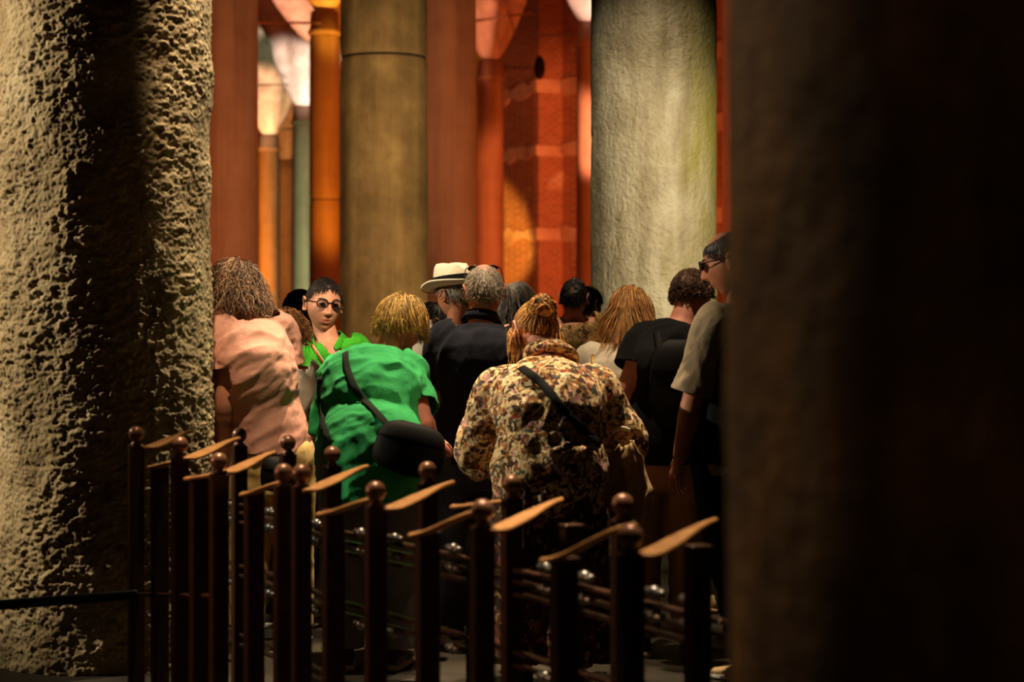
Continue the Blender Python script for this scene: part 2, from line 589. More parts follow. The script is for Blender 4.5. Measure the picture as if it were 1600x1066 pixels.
def wall_box(p0, p1, z0, z1, out, name, mat, parent, wav=0.0):
    a, b_ = on_wall(p0), on_wall(p1)
    c = (a + b_) / 2 + nrm * out / 2
    n = 14
    L = np.linalg.norm(b_ - a)
    V, Fc = [], []
    for i in range(n + 1):
        x = -L / 2 + L * i / n
        dz = wav * (vnoise(np.array([[i * 0.7 + p0, z0, 3.1]]))[0] - 0.5)
        dz2 = wav * (vnoise(np.array([[i * 0.7 + p0, z0, 9.1]]))[0] - 0.5)
        q = c + dr * x
        for yy, zz in ((-1, z0 + dz), (1, z0 + dz), (1, z1 + dz2), (-1, z1 + dz2)):
            V.append(q + nrm * (yy * out / 2) + np.array([0, 0, zz]))
    for i in range(n):
        for j in range(4):
            k = (j + 1) % 4
            Fc.append((i * 4 + j, i * 4 + k, i * 4 + 4 + k, i * 4 + 4 + j))
    Fc += [(3, 2, 1, 0), (n * 4, n * 4 + 1, n * 4 + 2, n * 4 + 3)]
    return obj(name, V, Fc, mat, parent, smooth=False)


pier = wall_box(811, 879, 0, 13.3, 0.9, 'brick_pier', BRICK, wall_r)
for z0, z1 in ((4.75, 5.2), (7.55, 8.0), (9.65, 10.05)):
    wall_box(776, 810.5, z0, z1 - 0.05, 0.12, 'mortar_band', PLASTER, wall_r, 0.25)
    wall_box(810.3, 880, z0, z1, 1.0, 'mortar_band', PLASTER, wall_r, 0.35)
    wall_box(880, 1320, z0, z1, 0.12, 'mortar_band', PLASTER, wall_r, 0.35)


# ------------------------------------------------------------------ columns
def drum(cx, cy, z0, z1, r0, r1, nt_, nz_, rough=None, seed=0, edge=0.012, front=False):
    a = np.linspace(0, 2 * math.pi, nt_, endpoint=False)
    if front:      # more points on the side that can be seen
        k = int(nt_ * 0.85)
        a = np.r_[np.linspace(math.pi * 0.92, math.pi * 2.08, k, endpoint=False), np.linspace(math.pi * 2.08, math.pi * 2.92, nt_ - k, endpoint=False)]
    zz = np.linspace(z0, z1, nz_)
    Z, A = np.meshgrid(zz, a, indexing='ij')
    R = r0 + (r1 - r0) * (Z - z0) / max(z1 - z0, 1e-6)
    e = np.minimum(Z - z0, z1 - Z)
    R = R - np.clip(edge - e, 0, edge)
    P = np.stack([cx + R * np.cos(A), cy + R * np.sin(A), Z], -1).reshape(-1, 3)
    if rough is not None:
        d = rough(P)
        n = np.stack([np.cos(A), np.sin(A), 0 * A], -1).reshape(-1, 3)
        P = P + n * d[:, None]
    i, j = np.meshgrid(np.arange(nz_ - 1), np.arange(nt_), indexing='ij')
    k = (j + 1) % nt_
    Fc = np.stack([i * nt_ + j, i * nt_ + k, (i + 1) * nt_ + k, (i + 1) * nt_ + j], -1).reshape(-1, 4)
    return P, Fc


def capital(cx, cy, z, r, h=0.55):
    secs = []
    for t, k in ((0, 1.0), (0.05, 1.12), (0.1, 1.12), (0.14, 1.0), (0.5, 1.12), (0.8, 1.42), (0.82, 1.5), (1.0, 1.5)):
        secs.append((np.array([cx, cy, z + h * t]), np.array([r * k, 0, 0]), np.array([0, r * k, 0])))
    return loft(secs, 20)


def vault(cx, cy, z, R=0.95, n=40, rz=0.0):
    """bowl-like foot of a vault rising from a column head, four-lobed, opening into the ceiling"""
    V = []
    hs = [0.0, 0.06, 0.15, 0.3, 0.5, 0.75, 1.05, 1.4, 1.75, 2.2, 2.8, 3.4, 4.0]
    for h in hs:
        q = min(h / 1.75, 1.0)
        r = 0.10 + (R - 0.10) * q ** 0.6 + max(0, h - 1.75) ** 2 * 0.30
        for i in range(n):
            a = 2 * math.pi * i / n + rz
            lobe = 1 + 0.13 * math.cos(4 * (a - rz)) * q
            V.append((cx + r * lobe * math.cos(a), cy + r * lobe * math.sin(a), z + h))
    Fc = []
    for k in range(len(hs) - 1):
        for i in range(n):
            j = (i + 1) % n
            Fc.append((k * n + i, k * n + j, (k + 1) * n + j, (k + 1) * n + i))
    return np.array(V), Fc


def column(label, px, Y, r, mat, joints=(), top=9.5, nt_=64, rough=None, taper=0.96, dens=6, vlt=False, rz=0.3, rtop=None):
    c = W(px, 533, Y)
    t = thing('column', label, 'column', (c[0], c[1], 0))
    zs = [0.0] + [HC - (y - 533) / F * Y for y in joints] + [top - 0.55]
    for i in range(len(zs) - 1):
        f = lambda z: r * (1 - (1 - taper) * z / top)
        g = 0.013 if i else 0
        V, Fc = drum(c[0], c[1], zs[i] + g, zs[i + 1] - 0.013, f(zs[i]), f(zs[i + 1]), nt_, max(4, int((zs[i + 1] - zs[i]) * dens)), rough)
        obj('drum', V, Fc, mat, t)
        if i:
            V, Fc = loft([(np.array([c[0], c[1], zs[i] + dz]), np.array([f(zs[i]) - 0.015, 0, 0]), np.array([0, f(zs[i]) - 0.015, 0])) for dz in (-0.03, 0.03)], nt_)
            obj('joint', V, Fc, CRACK, t)
    if vlt:
        V, Fc = loft([(np.array([c[0], c[1], top - 0.55 + dz]), np.array([k, 0, 0]), np.array([0, k, 0])) for dz, k in ((0, r * taper), (0.03, r * 1.08), (0.12, r * 1.08), (0.16, r * 0.96), (0.6, r * 0.9))], 24)
    else:
        V, Fc = capital(c[0], c[1], top - 0.55, r * taper)
    obj('capital', V, Fc, mat, t)
    if vlt:
        V, Fc = vault(c[0], c[1], top, rz=rz)
        structure(obj('ceiling', V, Fc, PLASTER, origin=(c[0], c[1], top)))
    return t


def pitted(P):
    lo = fbm(P * 4.5, 2, 29)
    a = fbm(P * np.array([29.0, 29.0, 44.0]), 3, 3)
    a = np.clip((a - 0.5) * 2.6, -1, 1)
    r = 1 - np.abs(2 * vnoise(P * np.array([30.0, 30.0, 46.0]) + 9.1, 77) - 1)
    b_ = fbm(P * np.array([80.0, 80.0, 100.0]), 2, 11)
    k = np.clip(lo * 2.4 - 0.35, 0.35, 1.15)
    return (0.0115 * a + 0.007 * r) * k + 0.012 * (b_ - 0.5) + 0.026 * (lo - 0.5)


def mild(P):
    return 0.010 * (fbm(P * np.array([9.0, 9.0, 6.0]), 3, 5) - 0.5) + 0.012 * (fbm(P * 1.7, 2, 8) - 0.5)


def pocked(P):
    return mild(P) - 0.010 * np.clip(fbm(P * 26, 2, 15) - 0.52, 0, 1) * 5 * np.clip(fbm(P * 2.2, 2, 6) * 2 - 0.6, 0, 1)


# rough left column: fine mesh over the height the eye can reach
c = W(163, 533, 8.7)
t = thing('column', 'rough pitted stone column at the left, half in deep shadow, beside the railing', 'column', (c[0], c[1], 0))
V, Fc = drum(c[0], c[1], 0.0, 3.05, 0.446, 0.444, 420, 580, pitted, edge=0.0, front=True)
obj('drum', V, Fc, ST_LEFT, t)
V, Fc = drum(c[0], c[1], 3.05, 8.95, 0.444, 0.43, 96, 200, mild, edge=0.0)
obj('drum', V, Fc, ST_LEFT, t)
V, Fc = capital(c[0], c[1], 8.95, 0.43)
obj('capital', V, Fc, ST_LEFT, t)

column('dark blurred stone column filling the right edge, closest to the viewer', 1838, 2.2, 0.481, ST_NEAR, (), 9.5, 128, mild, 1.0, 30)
column('olive stone column with a thin dark crack ring, behind the man in green polo', 600, 22.0, 0.476, ST_MID, (92,), 9.5, 128, mild, 0.955, 24)
column('pale mossy stone column behind the blonde woman and the man in black', 1021, 15.5, 0.482, ST_PALE, (), 9.5, 160, pocked, 0.965, 40)
column('dull red-lit column right of the rough left column', 352, 32.0, 0.52, ST_RED)
column('red-lit column just right of the olive column', 695, 32.0, 0.50, ST_RED, (), 9.5)
column('deep red column under a pink vault foot', 766, 60.0, 0.40, ST_RED, (), 9.5, vlt=True)
column('red-lit column at the left edge of the pale mossy column', 922, 53.0, 0.36, ST_RED, (), 9.5, vlt=True, rz=0.1)
column('bright red column squeezed between pale column and dark foreground column', 1158, 44.0, 0.40, ST_RED, (), 9.5)
column('amber-lit column left of the olive column', 507, 51.0, 0.385, ST_RED, (313,), 9.5, vlt=True, rz=0.35)
column('greenish column lit by a white lamp at its head', 474, 72.0, 0.40, ST_RED, (), 9.5, vlt=True, rz=0.2)
column('bright orange column far back beside the dull red column', 421, 82.0, 0.42, ST_RED, (), 9.5, vlt=True, rz=0.3)
column('narrow dark red column between the orange and greenish columns', 447, 93.0, 0.38, ST_RED, (), 9.5, vlt=True, rz=0.3)
column('sliver of beige column at the far left edge', -22, 20.0, 0.20, ST_LEFT, (), 9.5)

# vault foot whose column is hidden behind the amber one
for px, Y in ((499, 57.0),):
    c = W(px, 533, Y)
    V, Fc = vault(c[0], c[1], 9.6, 1.5, rz=0.35)
    structure(obj('ceiling', V, Fc, PLASTER, origin=(c[0], c[1], 9.6)))


def rod(a, b_, label, r=0.035):
    V, Fc = limb([a, b_], [r, r], 8, 2)
    o = obj('tie_rod', V, Fc, LIT_IRON, None, origin=tuple((np.asarray(a) + b_) / 2))
    o['label'] = label
    o['category'] = 'rod'
    return o


LIT_IRON = plain('lit_iron', (150, 116, 96), 0.6, 0.2, 30)  # iron paled so its colour carries the light on the rods
rod(W(805, 53, 60), W(925, 56, 53), 'iron tie rod crossing high above the red brick pier')
r_ = rod(W(766, 104, 61), W(846, 106, 58), 'iron tie rod with a round plate beside the pink vault foot')
c = W(843, 106, 57.9)
V, Fc = ball(c, 0.2, 14, 8, [np.array([0.16, 0, 0]), np.array([0, 0.06, 0]), np.array([0, 0, 0.34])])
o = obj('end_plate', V, Fc, IRON, r_)
rod(W(395, 35, 40), W(500, 36, 50), 'iron tie rod at the top above the white-lit vault', 0.03)
rod(W(405, 133, 70), W(450, 132, 71), 'short iron tie rod left of the white-lit vault foot', 0.03)
rod(W(425, 201, 84), W(462, 201, 74), 'iron tie rod below the white-lit vault foot', 0.03)
rod(W(725, 35, 55), W(830, 20, 60), 'slanting iron tie rod across the pink vault foot', 0.03)
# ================================================================== railings
BRONZE = plain('brown_steel', (84, 52, 34), 0.36, 0.35, 25, (60, 36, 23), 0.05, 200)
BALL = plain('worn_brown_ball', (150, 106, 80), 0.34, 0.3, 25, (120, 80, 58), 0.05, 200)
STRAP = plain('rubbed_bronze', (206, 150, 86), 0.55, 0.1, 25, (176, 120, 66), 0.1, 120)
STEEL = plain('grey_steel', (150, 146, 140), 0.3, 0.8, 40)


def depth(s):
    return F / s


def post_at(px, py, s, hw, rz, parent, name, with_ball):
    c = W(px, py, depth(s))
    ztop = c[2] - (0.036 if with_ball else 0)
    g = Geo().add(*box((c[0], c[1], ztop / 2), hw, hw * 0.85, ztop / 2, rz, 0.004))
    g.add(*box((c[0], c[1], 0.006), hw * 1.9, hw * 1.9, 0.006, rz, 0.002))
    if not with_ball:
        g.add(*box((c[0], c[1], ztop + 0.004), hw * 1.06, hw * 0.92, 0.004, rz, 0.0015))
    o = obj(name, *g.out(), BRONZE, parent, smooth=False)
    if with_ball:
        g = Geo().add(*ball(c, 0.0272, 20, 14))
        g.add(*loft([(np.array([c[0], c[1], ztop + dz]), np.array([rr, 0, 0]), np.array([0, rr, 0])) for dz, rr in ((-0.002, 0.02), (0.004, 0.02), (0.008, 0.013), (0.016, 0.012))], 14))
        obj('ball_finial', *g.out(), BALL, o)
    return c


def strap(a, b_, w0, w1, parent, groove=True, lift=0.0):
    """leaf-like bent plate: rounded broad start, S-bend, tapering tail; a slot along its middle"""
    n = 22
    a, b_ = np.asarray(a), np.asarray(b_)
    d = b_ - a
    side = unit(cross(d, [0, 0, 1.0]))
    V, Fc = [], []
    prof_u = [-1, -0.9, -0.5, -0.12, 0, 0.12, 0.5, 0.9, 1]
    for i in range(n + 1):
        t = (i / n) ** 1.4
        s_ = t * t * (3 - 2 * t)
        p = a + d * t
        p[2] = a[2] + d[2] * (0.25 * t + 0.75 * s_) + lift * math.sin(math.pi * t)
        e = min(1.0, math.sqrt(max(0.02, 1 - (1 - t / 0.10) ** 2)) if t < 0.10 else 1.0)
        tail = 1.0 if t < 0.45 else 1 - (t - 0.45) / 0.55 * 0.72
        hw = (w0 * (1 - t) + w1 * t) * e * tail
        th = 0.0055
        slot = -0.006 if (groove and 0.1 < t < 0.8) else 0.0015
        top = [0.0, th * 0.6, th, th * 0.8, th + slot, th * 0.8, th, th * 0.6, 0.0]
        for u, z in zip(prof_u, top):
            V.append(p + side * hw * u + np.array([0, 0, z]))
        for u in reversed(prof_u[1:-1]):
            V.append(p + side * hw * u + np.array([0, 0, -th]))
    m = len(prof_u) * 2 - 2
    for i in range(n):
        for j in range(m):
            k = (j + 1) % m
            Fc.append((i * m + j, i * m + k, (i + 1) * m + k, (i + 1) * m + j))
    Fc.append(tuple(range(m - 1, -1, -1)))
    Fc.append(tuple(range(n * m, n * m + m)))
    return obj('handrail_leaf', V, Fc, STRAP, parent)


def bar(a, b_, hz, hy, mat, parent, name='crossbar'):
    a, b_ = np.asarray(a), np.asarray(b_)
    d = unit(b_ - a)
    s_ = unit(cross([0, 0, 1.0], d))
    u = cross(d, s_)
    L = np.linalg.norm(b_ - a) / 2
    rot = np.stack([d, s_, u], 1)
    return obj(name, *box((a + b_) / 2, L, hy, hz, rot=rot, bevel=min(hz, hy) * 0.4), mat, parent, smooth=False)


def clamp(p, d, parent):
    g = Geo().add(*ball(p, 0.017, 12, 8))
    g.add(*limb([p - unit(d) * 0.035, p + unit(d) * 0.035], [0.011, 0.011], 10, 3))
    return obj('wire_clamp', *g.out(), STEEL, parent)


PH = 0.0255
RZ = math.radians(25)
c0 = W(213, 533, depth(460))
railA = thing('railing', 'farther length of brown steel ball-topped railing beside the rough left column', 'railing', (c0[0], c0[1], 0))
c0 = W(587, 533, depth(600))
railB = thing('railing', 'nearer length of brown steel ball-topped railing in front of the woman in floral coat', 'railing', (c0[0], c0[1], 0))
c0 = W(668, 533, depth(530))
railC = thing('railing', 'rear row of ball-topped railing with crossbars, nearest the visitors', 'railing', (c0[0], c0[1], 0))

for px, py, s, par in [(213, 678, 460, railA), (281, 695, 490, railA), (342, 721, 520, railA), (443, 739, 548, railA),
                       (471, 740, 556, railB), (587, 768, 600, railB), (754, 798, 665, railB), (985, 838, 740, railB)]:
    post_at(px, py, s, PH, RZ, par, 'post', True)
for px, py, s, par in [(250, 728, 475, railA), (311, 747, 505, railA), (397, 772, 533, railA),
                       (521, 801, 578, railB), (668, 835, 632, railB), (882, 876, 705, railB)]:
    post_at(px, py, s, PH * 1.04, RZ, par, 'short_post', False)
far_posts = [(374, 680, 430), (450, 692, 455), (519, 710, 490), (668, 735, 530), (800, 757, 575), (973, 788, 640)]
FP = [post_at(px, py, s, PH, RZ, railC, 'post', True) for px, py, s in far_posts]
for px, py, s in [(745, 790, 552), (893, 824, 605), (1090, 857, 690)]:
    post_at(px, py, s, PH * 1.02, RZ, railC, 'short_post', False)

for x0, y0, s0, x1, y1, s1, par in [
    (229, 700, 462, 300, 674, 440, railA), (289, 717, 492, 374, 685, 462, railA), (350, 739, 520, 430, 707, 490, railA),
    (478, 767, 560, 574, 729, 520, railB), (602, 797, 603, 708, 754, 560, railB), (768, 830, 668, 878, 781, 615, railB), (1000, 870, 742, 1118, 813, 690, railB),
]:
    strap(W(x0, y0, depth(s0)), W(x1, y1, depth(s1)), 0.030, 0.020, par)
for x0, y0, s0, x1, y1, s1, par in [
    (377, 773, 535, 446, 754, 545, railA), (497, 804, 580, 592, 780, 596, railB), (640, 837, 634, 760, 798, 655, railB), (845, 877, 707, 992, 822, 730, railB),
    (706, 792, 553, 800, 784, 570, railC), (292, 748, 505, 342, 742, 517, railA), (235, 730, 475, 280, 722, 487, railA),
]:
    strap(W(x0, y0, depth(s0)), W(x1, y1, depth(s1)), 0.022, 0.028, par, groove=False)

# crossbars of the rear row, between its posts
ends = [FP[0] + (FP[0] - FP[1]) * 0.3] + FP + [FP[-1] + (FP[-1] - FP[-2]) * 0.75]
for i in range(len(ends) - 1):
    a, b_ = ends[i].copy(), ends[i + 1].copy()
    for h, hz in ((0.742, 0.006), (0.712, 0.006), (0.678, 0.006), (0.52, 0.006), (0.485, 0.006), (0.27, 0.006), (0.235, 0.006)):
        a[2] = h + (ends[i][2] - 0.98) * 0.6
        b_[2] = h + (ends[i + 1][2] - 0.98) * 0.6
        bar(a, b_, hz, 0.012, BRONZE, railC)
    for h in (0.755, 0.70, 0.47):
        for f in (0.33, 0.68):
            p = a * (1 - f) + b_ * f
            p[2] = h
            p[1] -= 0.02
            clamp(p, b_ - a, railC)
# dark bar reaching left from the first post, past the rough column
a = W(-70, 951, depth(455))
b_ = W(216, 929, depth(462))
bar(a, b_, 0.017, 0.012, plain('dark_steel', (52, 54, 50), 0.4, 0.6, 20), railA, 'side_rail')
bar(b_, W(345, 932, depth(520)), 0.006, 0.008, BRONZE, railA, 'crossbar')
# ================================================================== people: builders
def bake(V, Fc, voxel, smooth=3):
    """union of the closed shapes as one continuous surface"""
    me = make_mesh('tmp', V, Fc)
    o = bpy.data.objects.new('tmp', me)
    COL.objects.link(o)
    r = o.modifiers.new('r', 'REMESH')
    r.mode = 'VOXEL'
    r.voxel_size = voxel
    if smooth:
        s_ = o.modifiers.new('s', 'SMOOTH')
        s_.iterations = smooth
        s_.factor = 0.5
    dg = bpy.context.evaluated_depsgraph_get()
    ev = o.evaluated_get(dg)
    m2 = ev.to_mesh()
    n = len(m2.vertices)
    co = np.empty(n * 3, dtype=np.float32)
    m2.vertices.foreach_get('co', co)
    F2 = np.empty(len(m2.loops), dtype=np.int32)
    m2.loops.foreach_get('vertex_index', F2)
    tot = np.empty(len(m2.polygons), dtype=np.int32)
    m2.polygons.foreach_get('loop_total', tot)
    if (tot == 4).all():
        F2 = F2.reshape(-1, 4)
    else:
        F2 = [tuple(p.vertices) for p in m2.polygons]
    ev.to_mesh_clear()
    bpy.data.objects.remove(o)
    bpy.data.meshes.remove(me)
    return co.reshape(-1, 3).astype(np.float64), F2


def normals(V, Fc):
    me = make_mesh('tmp', V, Fc)
    n = np.empty(len(V) * 3, dtype=np.float32)
    me.vertices.foreach_get('normal', n)
    bpy.data.meshes.remove(me)
    return n.reshape(-1, 3).astype(np.float64)


def cut(V, Fc, cuts):
    """open the cloth at hems: cuts = (point, outward direction, reach)"""
    me = make_mesh('tmp', V, Fc)
    bm = bmesh.new()
    bm.from_mesh(me)
    bpy.data.meshes.remove(me)
    for p, d, R in cuts:
        p, d = Vector(p), Vector(d).normalized()
        fs = [f for f in bm.faces if (f.calc_center_median() - p).length < R]
        geom = set(fs)
        for f in fs:
            geom.update(f.edges)
            geom.update(f.verts)
        bmesh.ops.bisect_plane(bm, geom=list(geom), plane_co=p, plane_no=d, clear_outer=True)
    bm.verts.ensure_lookup_table()
    bm.verts.index_update()
    V2 = np.array([v.co[:] for v in bm.verts])
    F2 = [tuple(v.index for v in f.verts) for f in bm.faces]
    bm.free()
    return V2, F2


def fold(V, Fc, amp, freq, d, k=0.3, seed=0):
    """push cloth into folds that run along direction d"""
    N = normals(V, Fc)
    d = unit(d)
    q = V - np.outer(V @ d, d) * (1 - k)
    wv = fbm(q * freq * 0.45 + 31.7, 2, seed + 50)
    q = q * freq + (wv[:, None] - 0.5) * 1.6
    r = 1 - np.abs(2 * fbm(q, 2, seed) - 1) * 2.0
    lo = np.clip(fbm(V * 5.0, 2, seed + 9) * 2.4 - 0.6, 0, 1)
    return V + N * (amp * (r - 0.35) * (0.35 + lo))[:, None]


def frame(yaw, pitch, roll=0):
    y, p, r = map(math.radians, (yaw, pitch, roll))
    f = np.array([math.sin(y) * math.cos(p), math.cos(y) * math.cos(p), math.sin(p)])
    rt = unit(cross(f, [0, 0, 1.0]))
    u = cross(rt, f)
    c, s_ = math.cos(r), math.sin(r)
    rt, u = rt * c + u * s_, u * c - rt * s_
    return np.stack([rt, f, u], 1)     # columns: right, forward, up


def gs(x, m, s_):
    return np.exp(-((x - m) / s_) ** 2)


def head_shape(D, big=1.0):
    """direction array -> local points of a head (x right, y forward, z up)"""
    x, y, z = D[:, 0] * 0.077, D[:, 1] * 0.100, D[:, 2] * 0.119
    dn = np.clip(-z / 0.119, 0, 1)
    up = np.clip(z / 0.119, 0, 1)
    x = x * (1 - 0.34 * dn ** 1.6) * (1 + 0.03 * up)
    x = x * (1 - 0.05 * gs(z, 0.03, 0.03) * (D[:, 1] > 0.2))
    y = np.where(y < 0, y * (1 - 0.55 * dn ** 1.3), y * (1 - 0.06 * dn))
    fr = np.clip(D[:, 1] * 2.2, 0, 1)
    ax = np.abs(x)
    y = y + fr * (
        0.026 * gs(x, 0, 0.0105) * np.clip((0.028 - z) / 0.058, 0, 1) ** 1.3 * np.clip((z + 0.046) / 0.010, 0, 1)
        + 0.010 * gs(ax, 0.012, 0.007) * gs(z, -0.034, 0.008)
        - 0.013 * gs(ax, 0.032, 0.017) * gs(z, 0.006, 0.013)
        + 0.006 * gs(ax, 0.028, 0.024) * gs(z, 0.027, 0.008)
        + 0.005 * gs(ax, 0.044, 0.014) * gs(z, -0.022, 0.018)
        + 0.0075 * gs(x, 0, 0.024) * gs(z, -0.060, 0.006)
        + 0.0065 * gs(x, 0, 0.020) * gs(z, -0.074, 0.006)
        - 0.0085 * gs(x, 0, 0.031) * gs(z, -0.0690 + 4.0 * x * x / 0.027, 0.0030)
        - 0.004 * gs(x, 0, 0.03) * gs(z, -0.087, 0.006)
        + 0.009 * gs(x, 0, 0.020) * gs(z, -0.107, 0.014))
    return np.stack([x, y, z], 1) * big


def sphere_dirs(nu=64, nv=56):
    V, Fc = ball((0, 0, 0), 1.0, nu, nv)
    return V / np.linalg.norm(V, axis=1)[:, None], Fc


HD, HF = sphere_dirs()
HF = face_tuples(HF)


def in_hair(D, line=0.0, slope=0.55):
    return D[:, 2] > line + slope * D[:, 1]


class Person:
    pass


def hand(wr, d, palm_n, curl, side, g_remesh, g_fine, scale=1.0):
    """palm goes into the body surface, fingers follow as their own short chains"""
    d = unit(d)
    n = unit(palm_n - d * np.dot(palm_n, d))
    lat = cross(d, n) * side            # towards the thumb
    k = scale
    secs = []
    for t, hw, hd in ((-0.02, 0.024, 0.019), (0.015, 0.030, 0.019), (0.05, 0.039, 0.016), (0.085, 0.041, 0.014), (0.095, 0.036, 0.010)):
        secs.append((wr + d * t * k, lat * hw * k, n * hd * k))
    g_remesh.add(*loft(secs, 14))
    for i, (L, off) in enumerate(((0.072, 0.030), (0.082, 0.010), (0.076, -0.011), (0.060, -0.030))):
        c = curl + 0.08 * i
        p = wr + (d * (0.082 - 0.004 * abs(i - 1)) + lat * off) * k
        pts, dd = [p - d * 0.012 * k, p], d
        for q, fr in enumerate((0.46, 0.31, 0.23)):
            a = c * (0.7, 1.0, 0.7)[q]
            dd = unit(dd * math.cos(a) + n * math.sin(a))
            nn = unit(n - dd * np.dot(n, dd))
            p = p + dd * L * fr * k
            pts.append(p)
            n_, dd = n, dd
        g_fine.add(*limb(pts, np.array([0.0092, 0.0095, 0.0088, 0.0080, 0.0066]) * k, 9, 3))
    p0 = wr + (d * 0.018 + lat * 0.022) * k
    p1 = wr + (d * 0.050 + lat * 0.052 + n * 0.012) * k
    p2 = wr + (d * 0.078 + lat * 0.058 + n * 0.026) * k
    p3 = wr + (d * 0.098 + lat * 0.052 + n * 0.036) * k
    g_fine.add(*limb([p0, p1, p2, p3], np.array([0.014, 0.0115, 0.0098, 0.0075]) * k, 9, 3))


def ear(C, R, side, big):
    """shell-shaped ear with rim and hollow"""
    g = Geo()
    rim = []
    for i in range(11):
        a = math.radians(-95 + 250 * i / 10)
        rim.append(C + R @ (np.array([side * (0.079 + 0.010 * abs(math.sin(a)) ** 0.5), -0.012 - 0.017 * math.cos(a - 1.57 + 1.2) - 0.006, 0.002 + 0.030 * math.sin(a - 0.2)]) * big))
    g.add(*limb(rim, [0.0045 * big] * 11, 7, 2))
    g.add(*ball(C + R @ (np.array([side * 0.078, -0.012, 0.0]) * big), 0.02, 12, 8,
                [R @ np.array([0.007, 0, 0]) * big, R @ np.array([0, 0.016, 0]) * big, R @ np.array([0, 0, 0.027]) * big]))
    g.add(*ball(C + R @ (np.array([side * 0.081, -0.008, -0.024]) * big), 0.008 * big, 10, 6))
    return g.out()


def px3(Y):
    return lambda p: W(p[0], p[1], Y + (p[2] if len(p) > 2 else 0.0))


